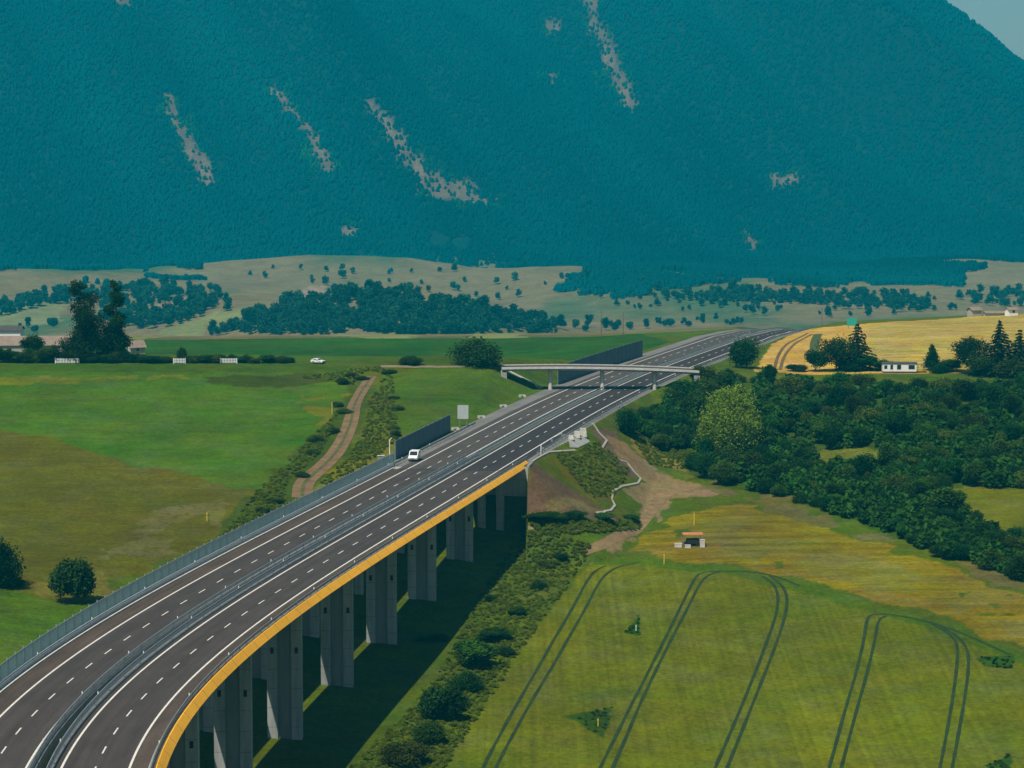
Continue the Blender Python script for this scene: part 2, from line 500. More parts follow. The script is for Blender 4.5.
def copy_tree(o, parent=None):
    c = o.copy(); COL.objects.link(c); c.parent = parent
    for ch in list(o.children): copy_tree(ch, c)
    return c


# sweeps along the motorway: profile points (t, z), rows at constant Y
ARC = np.concatenate([[0], np.cumsum(np.hypot(np.diff(GX), np.diff(GY)))])
arc = lambda Y: np.interp(Y, GX, ARC)
yarc = lambda s: np.interp(s, ARC, GX)


def sweep(name, prof, y0, y1, m, parent=None, step=3.0, closed=False, zoff=0., cap=True):
    n = max(2, int((y1 - y0) / step) + 1); Y = np.linspace(y0, y1, n); k = len(prof)
    V = np.zeros((n, k, 3)); U = np.zeros((n, k, 2))
    for j, (t, z) in enumerate(prof):
        V[:, j, 0] = g(Y) + t * gn(Y); V[:, j, 1] = Y; V[:, j, 2] = zr(Y) + z + zoff
        U[:, j, 0] = t; U[:, j, 1] = arc(Y)
    idx = np.arange(n * k).reshape(n, k)
    kk = k if closed else k - 1
    fs = []
    for j in range(kk):
        a = idx[:-1, j]; b = idx[:-1, (j + 1) % k]; c = idx[1:, (j + 1) % k]; d = idx[1:, j]
        fs.append(np.stack([a, b, c, d], -1))
    Fq = np.concatenate(fs)
    me = np_mesh(name, V.reshape(-1, 3), Fq, m, uv=U.reshape(-1, 2))
    if closed and cap and k == 4:
        bm_add_caps(me, idx[0], idx[-1])
    return link(name, me, parent)


def bm_add_caps(me, a, b):
    import bmesh
    bm = bmesh.new(); bm.from_mesh(me); bm.verts.ensure_lookup_table()
    for ids in (a, b[::-1]):
        try: bm.faces.new([bm.verts[int(i)] for i in ids])
        except ValueError: pass
    bm.to_mesh(me); bm.free()


def rect(t0, t1, z0, z1):
    return [(t0, z1), (t1, z1), (t1, z0), (t0, z0)]


# ------------------------------------------------------------------ ground sheet
def meadow(X, Y):
    q = fbm(X / 150., Y / 300., 5); k = sstep(.42, .60, q)[:, None]
    return np.array((.145, .115, .048)) * (1 - k) + np.array((.055, .09, .03)) * k


def zone_colors(X, Y):
    n = X.size
    C = np.empty((n, 3)); Z = np.zeros((n, 3))
    C[:] = (.040, .080, .014)
    C[:, 0] += .016 * (fbm(X / 35., Y / 35., 4) - .4) * 2; C[:, 1] += .012 * (fbm(X / 18. + 5, Y / 18., 4) - .5) * 2
    jx = (fbm(X / 7., Y / 7., 3) - .5) * 4.5; jy = (fbm(X / 7. + 40, Y / 7. + 9, 3) - .5) * 7
    lo = Y < 960

    def zone(poly, col, soft=1.0, crop=0., swath=0., mixv=1.0, back=False, rag=0.):
        P = hit([p[0] for p in poly], [p[1] for p in poly])[:, :2]
        if back: P[P[:, 1] > 815] *= 1.05
        wzone(P, col, soft, crop, swath, mixv, rag)

    def wzone(P, col, soft=1.0, crop=0., swath=0., mixv=1.0, rag=0.):
        m = pip(X + jx * soft, Y + jy * soft, P) & lo
        if rag: m &= fbm(X / 9., Y / 14., 4) > rag
        C[m] = C[m] * (1 - mixv) + np.array(col) * mixv
        Z[m, 0] = crop; Z[m, 1] = swath
    # left field
    zone([(-260, 372), (0, 366), (300, 366), (352, 368), (345, 400), (335, 440), (255, 492), (160, 472), (60, 442), (0, 430), (-260, 395)], (.036, .098, .008), .6, 0, .25)
    zone([(-260, 366), (300, 364.5), (352, 367), (340, 374), (150, 372), (-260, 374)], (.030, .072, .014), .6)
    zone([(-60, 379), (60, 377), (160, 376), (230, 377), (160, 380), (60, 383), (-60, 388)], (.075, .115, .014), 1.6, 0, .5, rag=.40)
    zone([(200, 377), (330, 374), (340, 384), (280, 386), (215, 384)], (.028, .052, .018), 1.5, 0, .3)
    zone([(300, 396), (345, 396), (345, 420), (315, 424)], (.085, .105, .014), 2.2, rag=.42)
    zone([(-260, 412), (0, 430), (60, 442), (140, 466), (225, 485), (255, 492), (215, 535), (130, 580), (60, 600), (0, 586), (-260, 560)], (.060, .074, .012), 1.2, 0, .35)
    zone([(90, 520), (230, 500), (225, 525), (150, 560), (100, 560)], (.105, .100, .020), 2.5, 0, .3, rag=.56)
    zone([(30, 580), (110, 575), (130, 600), (60, 606)], (.115, .105, .012), 1.6, 0, .3, rag=.3)
    zone([(-200, 586), (0, 590), (60, 604), (110, 600), (60, 690), (-200, 760)], (.040, .092, .020), .8, 0, .6)
    zone([(255, 492), (330, 422), (352, 380), (372, 374), (366, 420), (330, 470), (296, 500), (230, 535), (200, 545)], (.030, .062, .016), 1.6)
    zone([(300, 500), (345, 462), (392, 440), (400, 452), (340, 490), (310, 512)], (.085, .105, .022), 1.5)
    zone([(385, 372), (505, 368), (545, 390), (452, 428), (420, 440), (398, 430), (392, 400)], (.040, .090, .014), .9, 0, .3)
    # right of the viaduct
    zone([(600, 446), (640, 455), (700, 470), (1060, 590), (1060, 640), (700, 565), (590, 556), (560, 545), (530, 524), (560, 480)], (.045, .085, .015), 1.2)
    zone([(525, 462), (560, 482), (600, 506), (632, 522), (600, 524), (527, 521)], (.098, .064, .030), .8)
    zone([(540, 500), (600, 508), (618, 522), (540, 520)], (.125, .095, .034), 1.3)
    zone([(552, 455), (600, 440), (632, 470), (620, 494), (596, 502), (560, 478)], (.065, .080, .030), 1.6)
    zone([(590, 430), (612, 428), (640, 470), (628, 480), (604, 452)], (.10, .075, .045), 1.4)
    zone([(626, 436), (660, 446), (694, 452), (692, 472), (662, 468), (640, 456)], (.18, .145, .026), 1.4)
    zone([(605, 436), (626, 442), (646, 462), (668, 480), (706, 484), (728, 492), (700, 497), (676, 500), (668, 516), (650, 530), (632, 540), (606, 552), (588, 554), (616, 538), (640, 520), (648, 504), (628, 492), (640, 478), (618, 458)], (.180, .124, .056), 1.6, rag=.31)
    zone([(636, 540), (668, 522), (700, 511), (745, 505), (800, 519), (900, 553), (1060, 606), (1060, 656), (900, 606), (800, 578), (720, 564), (625, 552)], (.115, .115, .012), 1.6, 0, .9, rag=.18)
    zone([(715, 520), (800, 540), (1060, 620), (1060, 648), (900, 598), (800, 570), (720, 556)], (.145, .138, .012), 2.2, 0, .9, rag=.36)
    zone([(440, 560), (530, 530), (590, 540), (600, 556), (560, 640), (440, 780), (330, 780)], (.040, .078, .014), .9, 0, .2)
    zone([(420, 690), (470, 640), (520, 590), (560, 560), (582, 560), (520, 650), (450, 760), (400, 775)], (.050, .085, .014), 2.0)
    zone([(592, 557), (640, 558), (720, 565), (820, 588), (920, 616), (1024, 652), (1240, 735), (1240, 830), (420, 830), (442, 768), (500, 672)], (.070, .104, .006), .35, 1.0, 0)
    zone([(592, 557), (640, 558), (720, 565), (820, 588), (920, 616), (1024, 652), (1240, 735), (1240, 745), (1024, 664), (920, 627), (815, 597), (720, 573), (640, 565), (590, 564)], (.040, .090, .020), .45, .6, 0)
    for tri in ([(640, 616), (624, 633), (640, 635)], [(565, 716), (615, 707), (602, 738)], [(975, 658), (1015, 655), (1012, 668), (988, 668)], [(985, 766), (1008, 752), (1010, 775)]):
        zone(tri, (.018, .062, .014), .35, .3, 0)
    zone([(945, 488), (1060, 492), (1060, 560), (1000, 542), (955, 510)], (.085, .115, .022), 1.0, 0, .5)
    zone([(620, 432), (645, 412), (672, 396), (716, 378), (1060, 388), (1060, 590), (940, 556), (880, 530), (820, 508), (760, 492), (700, 480), (692, 462), (650, 438)], (.026, .060, .016), 1.5, rag=.30)
    for cl in ([(812, 452), (868, 446), (900, 460), (880, 474), (820, 470)], [(945, 486), (1070, 488), (1070, 548), (1005, 545), (955, 512)]): zone(cl, (.075, .105, .022), 1.0, 0, .4)
    zone([(690, 478), (760, 490), (860, 527), (1050, 588), (1050, 598), (860, 537), (740, 499)], (.105, .095, .022), 2.4, 0, .3, rag=.44)
    # golden field on the right
    zone([(752, 371), (772, 344), (800, 336), (860, 328), (940, 323), (1024, 319), (1200, 312), (1240, 372)], (.42, .26, .045), .4, .5, .2, back=True)
    zone([(872, 371), (866, 330), (940, 323), (1024, 319), (1200, 312), (1240, 372)], (.33, .25, .05), 1.6, .2, .9, back=True)
    # the far green field
    wzone(np.array([(-330, 775), (-60, 775), (24, 770), (62, 860), (48, 965), (-330, 965)]), (.014, .066, .018), 1.0, 0, .5)
    # the valley's dry meadows beyond
    far = ~lo
    C[far] = meadow(X, Y)[far]
    for poly, col in (([(132, 341), (160, 331), (190, 321), (215, 312), (246, 310), (240, 318), (205, 323), (165, 337)], (.15, .16, .05)), ([(330, 337), (350, 330), (412, 336), (410, 340)], (.16, .17, .06)),
                      ([(470, 338), (500, 332), (520, 336), (530, 340)], (.16, .17, .06)), ([(-60, 318), (0, 303), (62, 302), (60, 322), (0, 326)], (.15, .16, .06)),
                      ([(152, 306), (172, 303), (176, 309), (160, 313)], (.26, .17, .12)), ([(180, 298), (190, 297), (190, 308), (183, 306)], (.28, .18, .13)), ([(300, 291), (326, 286), (330, 298), (304, 302)], (.22, .16, .10))):
        P = hit([p[0] for p in poly], [p[1] for p in poly])[:, :2]
        m = pip(X + jx * 3, Y + jy * 3, P) & far; C[m] = col
    nearm = (lo & (C[:, 0] < .2) & (C[:, 1] > C[:, 0] * .98))[:, None] * 1.0
    C = C * (1 + nearm * (np.array((1.38, 1.12, .05)) - 1))
    return C, Z


FOREST_LINE = [(-260, 300), (-60, 292), (95, 276), (200, 268), (262, 259), (330, 263), (430, 269), (470, 265), (540, 273), (640, 282), (720, 283), (820, 288), (930, 285), (1024, 273), (1260, 262)]
_fl = np.array(FOREST_LINE, float)


def forest_edge(X, Y):
    y = np.interp(X / Y * F + 512, _fl[:, 0], _fl[:, 1])
    return np.minimum(144.7 / ((y - 130) / F - .01167), 3330 + 70 * np.sin(X / 330.))


SCARS = [[(161, 92), (170, 92), (184, 118), (194, 140), (208, 160), (214, 186), (204, 188), (192, 160), (178, 138), (168, 116)],
         [(270, 86), (280, 88), (294, 108), (312, 126), (326, 148), (336, 174), (326, 174), (312, 148), (298, 126), (282, 106)],
         [(362, 98), (374, 102), (392, 122), (408, 142), (422, 164), (446, 182), (470, 178), (482, 190), (452, 192), (426, 186), (404, 164), (390, 140), (374, 118)],
         [(576, -14), (592, -6), (600, 20), (614, 48), (626, 76), (638, 104), (626, 110), (614, 88), (604, 60), (592, 30)], [(540, 19), (562, 21), (560, 30), (546, 29)],
         [(770, 176), (798, 176), (800, 184), (776, 185)], [(114, 0), (136, -4), (130, 8), (118, 8)], [(548, 70), (556, 76), (552, 90), (546, 86)],
         [(335, 227), (356, 228), (354, 237), (340, 235)], [(744, 228), (758, 236), (756, 254), (748, 248)], [(412, 184), (440, 186), (500, 200), (480, 206), (430, 196)]]
_scar = None


def scar_mask(X, Y, wide=1.0):
    global _scar
    if _scar is None: _scar = [hit([p[0] for p in s], [p[1] for p in s])[:, :2] for s in SCARS]
    jx = (fbm(X / 14., Y / 14., 3) - .5) * 15 * wide; jy = (fbm(X / 14. + 31, Y / 14., 3) - .5) * 22 * wide
    m = np.zeros(X.shape, bool)
    for s in _scar: m |= pip(X + jx, Y + jy, s)
    return m


def sheet(name, rows, ncol, smax, m, colfn):
    s = np.linspace(-smax, smax, ncol); Yg, Sg = np.meshgrid(rows, s, indexing='ij'); Xg = Sg * (Yg + 140)
    X = Xg.ravel(); Y = Yg.ravel(); Zz = terrain(X, Y)
    C, Zn = colfn(X, Y)
    idx = np.arange(X.size).reshape(Yg.shape)
    Fq = np.stack([idx[:-1, :-1].ravel(), idx[:-1, 1:].ravel(), idx[1:, 1:].ravel(), idx[1:, :-1].ravel()], -1)
    me = np_mesh(name, np.c_[X, Y, Zz], Fq, m, True, dict(tint=C, zone=Zn))
    o = link(name, me); o['kind'] = 'structure'
    return o


rows = [100.]
while rows[-1] < 3200: rows.append(rows[-1] + (3.0 if rows[-1] < 290 else max(.75, rows[-1] ** 2 / 230000.)))
rows[-1] = 3200.
sheet('ground', np.array(rows), 760, .30, M['ground'], zone_colors)


def mtn_colors(X, Y):
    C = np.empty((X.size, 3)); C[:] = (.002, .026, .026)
    yl = forest_edge(X, Y)
    lowm = Y < yl
    C[lowm] = meadow(X, Y)[lowm]
    s = scar_mask(X, Y); C[s] = np.array((.118, .080, .055)) * (.6 + .8 * fbm(X[s] / 11., Y[s] / 22., 3))[:, None]
    return C, np.zeros((X.size, 3))


rows = np.concatenate([np.arange(3200, 5000, 10.), np.arange(5000, 6000, 60)])
sheet('mountain', rows, 330, .30, M['ground'], mtn_colors)


# ------------------------------------------------------------------ vegetation meshes
def leaf_quads(P, size, rng, up=.35, aspect=1.0, droop=None):
    n = len(P)
    d = rng.normal(size=(n, 3)); d[:, 2] = np.abs(d[:, 2]) + up; d /= np.linalg.norm(d, axis=1)[:, None]
    r = rng.normal(size=(n, 3)); a = np.cross(d, r); a /= np.linalg.norm(a, axis=1)[:, None] + 1e-9
    if droop is not None: a = droop / (np.linalg.norm(droop, axis=1)[:, None] + 1e-9)
    b = np.cross(d, a); b /= np.linalg.norm(b, axis=1)[:, None] + 1e-9
    s = size * (.6 + .8 * rng.random(n))[:, None]
    V = np.stack([P - a * s * aspect, P - b * s * .62, P + a * s * aspect, P + b * s * .62], 1).reshape(-1, 3)
    return V, np.arange(4 * n).reshape(n, 4)


def leaf_cols(P, rng, amp=.5, scale=.6):
    c = .55 + amp * 1.6 * vnoise(P[:, 0] * scale + P[:, 2] * .7 * scale + 50, P[:, 1] * scale + P[:, 2] * .5 * scale + 50) * (1 - .5 * amp + amp * rng.random(len(P)))
    h = rng.random(len(P)) * .25
    C = np.stack([c * (1 + h * .8), c, c * (1 - .3 * h)], -1)
    return np.repeat(C, 4, 0)


def lobed(rng, lobes, n, shell=.5):
    """points in a union of ellipsoids, most of them near the outside; lobes: (x,y,z,rx,ry,rz)"""
    lobes = np.array(lobes, float); w = lobes[:, 3] * lobes[:, 4] * lobes[:, 5]; w = w ** .75; w /= w.sum()
    k = rng.choice(len(lobes), n, p=w); d = rng.normal(size=(n, 3)); d /= np.linalg.norm(d, axis=1)[:, None]
    r = (shell + (1 - shell) * rng.random(n) ** .7)[:, None]
    r *= 1 + .18 * rng.normal(size=(n, 1))
    return lobes[k, :3] + d * r * lobes[k, 3:]


def bush_mesh(seed, n=1500, size=.42, rx=3.4, h=4.6, m='leaf', nl=9):
    rng = np.random.default_rng(seed); L = []
    for i in range(nl):
        a = rng.random() * 6.28; q = rng.random() ** .6 * rx * .62; hh = h * (.36 + .42 * rng.random()) * (1 - .35 * q / rx)
        rr = rx * (.34 + .26 * rng.random()); L.append((q * math.cos(a), q * math.sin(a), hh, rr, rr, min(rr * .95, hh * .95)))
    P = lobed(rng, L, n); P[:, 2] = np.maximum(P[:, 2], .05)
    V, Fq = leaf_quads(P, size, rng)
    return np_mesh('bush', V, Fq, M[m], attrs=dict(leaf=leaf_cols(P, rng)))


def trunk_mesh(rng, h, r, limbs):
    b = MB(); p = Vector((0, 0, -.6)); pts = []
    for i in range(5):
        q = Vector((rng.normal() * .12 * i * .4, rng.normal() * .12 * i * .4, h * (i + 1) / 5))
        b.tube(p, q, r * (1 - i * .17), r * (1 - (i + 1) * .17), 8, False); pts.append(q); p = q
    for z, a, ln, up in limbs:
        s = Vector((0, 0, z)); e = s + Vector((math.cos(a) * ln, math.sin(a) * ln, up)); mid = (s + e) / 2 + Vector((0, 0, ln * .08))
        b.tube(s, mid, r * .42, r * .26, 6, False); b.tube(mid, e, r * .26, r * .08, 6, False)
    return b


def tree(name, label, cat, loc, kind='round', h=9., w=7., seed=1, n=2200, m='leaf', group=None, size=.42, rz=None):
    rng = np.random.default_rng(seed)
    root = thing(name, label, cat, loc, rng.random() * 6.28 if rz is None else rz, group)
    R = w / 2; limbs = []
    if kind == 'round':
        L = []
        for i in range(13):
            a = rng.random() * 6.28; q = rng.random() ** .55 * R * .66; z = h * (.40 + .42 * rng.random())
            rr = R * (.30 + .24 * rng.random()); L.append((q * math.cos(a), q * math.sin(a), z, rr, rr, rr * .85))
        L.append((0, 0, h * .80, R * .45, R * .45, h * .19))
        P = lobed(rng, L, n); V, Fq = leaf_quads(P, size, rng)
        limbs = [(h * (.25 + .4 * rng.random()), i * 2.4, R * .6, h * .18) for i in range(6)]
    elif kind == 'tall':      # high open crown in tiers with gaps
        L = []
        for i in range(24):
            f = (i + .5) / 24; z = h * (.10 + .85 * f); a = rng.random() * 6.28
            prof = R * (1.12 - .80 * f ** 1.25) * (.7 + .5 * rng.random())
            q = prof * (.15 + .65 * rng.random()); rr = prof * (.24 + .20 * rng.random()) + .3
            L.append((q * math.cos(a), q * math.sin(a), z, rr * 1.25, rr * 1.25, rr * .9))
            limbs.append((z - rr * .6, a, q, rr * .6))
        P = lobed(rng, L, n, .3); V, Fq = leaf_quads(P, size, rng)
    elif kind == 'spruce':
        Ps = []; Ds = []
        nt_ = max(9, int(h * 1.25))
        for i in range(nt_):
            f = i / (nt_ - 1.0); z = h * (.07 + .92 * f); rad = R * (1 - f) ** .86 * (.82 + .3 * rng.random()) + .12
            nb = int(7 + 9 * (1 - f)); a0 = rng.random() * 6.28
            for j in range(nb):
                a = a0 + j * 6.283 / nb + rng.normal() * .15; ln = rad * (.7 + .4 * rng.random()); kq = max(3, int(ln * 3.2))
                for q in range(kq):
                    s = (q + rng.random()) / kq * ln
                    Ps.append((math.cos(a) * s + rng.normal() * .1, math.sin(a) * s + rng.normal() * .1, z - .34 * s + .10 * s * s / (rad + .3) + rng.normal() * .07))
                    Ds.append((math.cos(a) + rng.normal() * .5, math.sin(a) + rng.normal() * .5, -.4 + rng.normal() * .2))
        P = np.array(Ps); V, Fq = leaf_quads(P, size * .95, rng, 1.0, 1.25, np.array(Ds))
    elif kind == 'willow':
        L = []
        for i in range(16):
            a = rng.random() * 6.28; q = rng.random() ** .5 * R * .68; z = h * (.52 + .34 * rng.random()) - .16 * h * (q / R) ** 2
            rr = R * (.30 + .18 * rng.random()); L.append((q * math.cos(a), q * math.sin(a), z, rr, rr, rr * .9))
        P = lobed(rng, L, n, .8)
        hang = rng.random(n) ** 1.8 * h * .42 * (np.hypot(P[:, 0], P[:, 1]) / R > .42); P[:, 2] = np.maximum(P[:, 2] - hang, .4)
        D = np.stack([rng.normal(size=n) * .5, rng.normal(size=n) * .5, -np.ones(n)], -1)
        V, Fq = leaf_quads(P, size, rng, .7)
        limbs = [(h * (.2 + .3 * rng.random()), i * 1.9, R * .55, h * .3) for i in range(7)]
    elif kind == 'cone':      # dense upright crown
        P = lobed(rng, [(0, 0, h * (.16 + .76 * i / 9), R * (1.0 - .78 * (i / 9) ** 1.3), R * (1.0 - .78 * (i / 9) ** 1.3), h * .12) for i in range(10)], n, .5)
        P[:, :2] *= (1 + .12 * rng.normal(size=(n, 1))); V, Fq = leaf_quads(P, size, rng)
    link('crown', np_mesh('crown', V, Fq, M[m], attrs=dict(leaf=leaf_cols(P, rng, .16 if kind == 'willow' else .5) * (1.25 if kind == 'willow' else 1))), root)
    trunk_mesh(rng, h * (.92 if kind in ('spruce', 'tall', 'cone') else .62), max(.12, .022 * h), limbs).build('trunk', M['bark'], root, True)
    return root


BUSH = [bush_mesh(100 + i, 8500, .15, (2.6, 3.1, 2.2, 3.5, 2.7, 2.0, 3.2, 2.9)[i], (3.6, 4.6, 5.6, 3.9, 5.0, 6.2, 4.2, 3.4)[i], ('leafdark', 'leaf', 'leaf', 'leafdark', 'leafmid', 'leaf', 'leafdark', 'leafmid')[i], 6 + (i * 5) % 8) for i in range(8)]
SHRUB = [bush_mesh(200 + i, 300, .26, 1.3, 1.5, ('leaf', 'dryshrub', 'leaf', 'leafdark')[i % 4], 6) for i in range(4)]
FARB = [bush_mesh(300 + i, 1300, .55, 3.8 + .4 * (i % 2), 8.4 + 1.6 * (i % 3), 'fargreen', 8) for i in range(5)]


def place(me, name, label, cat, p, s=1.0, group=None, sz=None, dz=0.):
    o = link(name, me); o.location = (p[0], p[1], p[2] + dz); k = s if np.ndim(s) else (s, s, s)
    o.scale = (k[0], k[1], (sz if sz else k[2])); o.rotation_euler = (0, 0, random.random() * 6.28)
    return tag(o, label, cat, group)


def pts_in(poly, n, seed, mind=0., avoid=()):
    rng = np.random.default_rng(seed); P = np.array(poly, float); out = []
    lo = P.min(0); hi = P.max(0); tries = 0
    while len(out) < n and tries < n * 300:
        tries += 1; q = lo + rng.random(2) * (hi - lo)
        if not pip(np.array([q[0]]), np.array([q[1]]), P)[0]: continue
        if any(pip(np.array([q[0]]), np.array([q[1]]), a)[0] for a in avoid): continue
        if mind and any((q[0] - o[0]) ** 2 + ((q[1] - o[1]) * 1.6) ** 2 < mind * mind for o in out): continue
        out.append(q)
    return np.array(out)


#@@VEG
# the thicket on the slope right of the motorway
clear = [[(812, 452), (868, 446), (900, 460), (880, 474), (820, 470)], [(945, 486), (1070, 488), (1070, 548), (1005, 545), (955, 512)], [(622, 434), (695, 450), (694, 474), (655, 470)],
         [(700, 400), (764, 400), (764, 462), (706, 462)]]
thick = [(623, 434), (645, 414), (672, 398), (700, 386), (716, 379), (765, 379), (800, 386), (860, 389), (1060, 389), (1060, 590), (1000, 574), (940, 556), (880, 530), (820, 508), (760, 492), (706, 482), (690, 472), (690, 452), (650, 440)]
q = pts_in(thick, 265, 5, 10.5, clear); W = hit(q[:, 0], q[:, 1])
for i, p in enumerate(W):
    s = .75 + .75 * random.random() ** 1.4
    if q[i, 1] > 480: s *= .8
    if q[i, 0] < 660: s *= .75
    s = (s * random.uniform(.85, 1.3), s * random.uniform(.85, 1.3), s * random.uniform(.75, 1.15))
    place(BUSH[i % 8], 'bush', 'dark leafy bush crowded in the thicket on the slope right of the motorway', 'bush', p, s, 'bushes of the thicket right of the motorway', dz=-.3)
# undergrowth between them
q = pts_in(thick, 950, 6, 0, clear[:3]); W = hit(q[:, 0], q[:, 1])
base = SHRUB[0]


def merged(name, meshes, W, smin, smax, m, sq=1.0, seed=0, attr='leaf'):
    rng = np.random.default_rng(seed); Vs = []; Fs = []; Cs = []; off = 0; cache = {}
    for i, p in enumerate(W):
        me = meshes[i % len(meshes)]
        if me.name not in cache:
            v = np.empty(len(me.vertices) * 3, np.float32); me.vertices.foreach_get('co', v)
            f = np.empty(len(me.loops), np.int32); me.loops.foreach_get('vertex_index', f)
            c = np.empty(len(me.vertices) * 4, np.float32); me.color_attributes[attr].data.foreach_get('color', c)
            cache[me.name] = (v.reshape(-1, 3), f.reshape(len(me.polygons), -1), c.reshape(-1, 4)[:, :3])
        v, f, c = cache[me.name]; s = smin + (smax - smin) * rng.random(); a = rng.random() * 6.28
        ca, sa = math.cos(a) * s, math.sin(a) * s
        Vs.append(np.stack([v[:, 0] * ca - v[:, 1] * sa + p[0], v[:, 0] * sa + v[:, 1] * ca + p[1], v[:, 2] * s * sq + p[2]], -1)); Fs.append(f + off); off += len(v)
        Cs.append(c * (.7 + .6 * rng.random()))
    return np_mesh(name, np.concatenate(Vs), np.concatenate(Fs), m, attrs={attr: np.concatenate(Cs)})


tag(link('undergrowth', merged('undergrowth', [SHRUB[0], SHRUB[2]], W, 1.0, 2.4, M['leaf'], 1.0, 1)), 'green undergrowth filling the gaps of the thicket', None, None, 'stuff')
# tall grass and weeds: the verge below the viaduct, the banks by the dirt track, the earth slope
zones = [([(345, 775), (430, 690), (500, 560), (530, 530), (590, 545), (585, 562), (520, 650), (440, 775)], 420, .5, 1.1),
         ([(250, 500), (340, 410), (352, 384), (300, 378), (376, 366), (392, 372), (398, 440), (330, 492), (300, 512), (220, 540)], 420, .4, 1.0),
         ([(555, 455), (600, 442), (630, 470), (612, 496), (590, 498)], 90, .4, .9), ([(530, 523), (640, 520), (640, 530), (540, 536)], 90, .5, 1.0),
         ([(630, 436), (690, 452), (690, 470), (650, 466)], 60, .4, .9)]
WW = np.concatenate([hit(*pts_in(z, n * 7, 30 + i).T) for i, (z, n, a, b) in enumerate(zones)])
_tr = hit([372, 362, 354, 352, 344, 330, 312, 303, 302], [376, 390, 404, 420, 440, 460, 475, 484, 498])
_tr = np.concatenate([_tr[:-1] + (_tr[1:] - _tr[:-1]) * k / 12 for k in range(13)])
WW = WW[np.sqrt(((WW[:, None, :2] - _tr[None, :, :2]) ** 2).sum(-1)).min(1) > 3.6]
tag(link('weeds', merged('weeds', SHRUB[:2], WW, .14, .52, M['weedleaf'], .75, 2)), 'tall weeds and rough grass on the banks and verges', None, None, 'stuff')


def bush_px(px, py, wpx, hpx, label, i=0, name='bush', group=None):
    """a bush whose foot is at pixel (px, py) and that shows wpx by hpx"""
    p = ground(px, py); k = F / p.y
    b = BUSH[i % 8]; d = b['dim'] if 'dim' in b else None
    v = np.empty(len(b.vertices) * 3, np.float32); b.vertices.foreach_get('co', v); v = v.reshape(-1, 3)
    w0 = np.percentile(v[:, 0], 98) - np.percentile(v[:, 0], 2); h0 = np.percentile(v[:, 2], 98)
    return place(b, name, label, 'bush', p, (wpx / k / w0, wpx / k / w0, hpx / k / h0), group, dz=-.2)


bush_px(69, 601, 37, 40, 'dark round bush standing alone beside the blue-grey screen of the viaduct', 0)
bush_px(2, 586, 36, 42, 'dark bush cut by the left edge of the picture, left of the lone round bush', 3)
bush_px(19, 588, 12, 10, 'small shrub at the foot of the dark bush on the left edge', 2)
bush_px(474, 365, 46, 24, 'big round dark bush on the crest left of the road bridge', 3)
bush_px(411, 365, 20, 9, 'low bush on the crest left of the big round bush', 1)
bush_px(745, 368, 24, 27, 'dark bush by the motorway at the corner of the golden field', 6)
for i, (px, py, w, h, l) in enumerate([(446, 722, 40, 34, 'largest dark bush in the grass strip between viaduct shadow and crop field'),
                                       (428, 744, 30, 22, 'dark bush just below the largest one in the grass strip'),
                                       (476, 668, 34, 26, 'rounded bush in the middle of the grass strip beside the crop field'),
                                       (468, 690, 28, 18, 'low bush below the rounded one in the grass strip'),
                                       (408, 766, 36, 22, 'bush at the bottom edge of the picture in the grass strip'),
                                       (498, 640, 24, 12, 'small spreading bush above the rounded one in the grass strip')]):
    bush_px(px, py, w, h, l, i)
for i, (px, py, w, h) in enumerate([(516, 615, 16, 8), (538, 588, 16, 8), (550, 566, 18, 7), (424, 640, 14, 6), (505, 655, 14, 9), (440, 640, 12, 7), (560, 558, 14, 6), (490, 600, 14, 6)]):
    bush_px(px, py, w, h, 'low shrub in the rough grass right of the viaduct shadow', i + 2, 'shrub', 'low shrubs in the grass strip')
for i, (px, py, w, h) in enumerate([(575, 517, 22, 7), (548, 519, 26, 7), (604, 519, 22, 6), (630, 520, 18, 6), (556, 520, 14, 6)]):
    bush_px(px, py, w, h, 'low green shrub in the row at the foot of the earth slope', (1, 5, 2)[i % 3], 'shrub', 'shrubs at the foot of the earth slope')
bank = [(214, 536), (262, 488), (300, 456), (330, 420), (344, 388), (300, 376), (318, 371), (372, 371), (352, 388), (344, 420), (326, 452), (300, 480), (296, 500), (250, 524)]
bank2 = [(380, 372), (398, 374), (404, 400), (412, 428), (396, 438), (382, 420), (374, 398)]
for i, q in enumerate(np.concatenate([pts_in(bank, 11, 51, 12), pts_in(bank2, 5, 52, 9)])):
    bush_px(q[0], q[1], random.uniform(7, 14), random.uniform(3.5, 7), 'shrub on the overgrown bank beside the dirt track', (4, 7)[i % 2], 'shrub', 'shrubs beside the dirt track')
bush_px(657, 448, 16, 14, 'small round bush in the dry grass left of the pale willow', 4)
bush_px(676, 450, 12, 12, 'smaller round bush in the dry grass next to the willow', 5)
bush_px(628, 436, 18, 26, 'dark upright bush by the gravel at the left tip of the thicket', 6)
bush_px(946, 518, 26, 30, 'dark bush at the left corner of the small grass field on the right', 5)

tree('willow_tree', 'pale yellow-green willow rising out of the dark thicket', 'tree', ground(732, 458), 'willow', 17.5, 15.5, 4, 20000, 'leaflight', size=.24)
# the tall trees by the farm on the left
def gtree(name, label, px, py, wpx, hpx, kind, seed, m='leaf', n=2200, size=.42, group=None):
    if kind in ('round', 'cone'): n, size = n * 3, .25
    if kind == 'spruce': size, wpx = .55, wpx * 1.55
    p = ground(px, py); k = F / p.y
    return tree(name, label, 'tree', p, kind, hpx / k, wpx / k, seed, n, m, group, size)


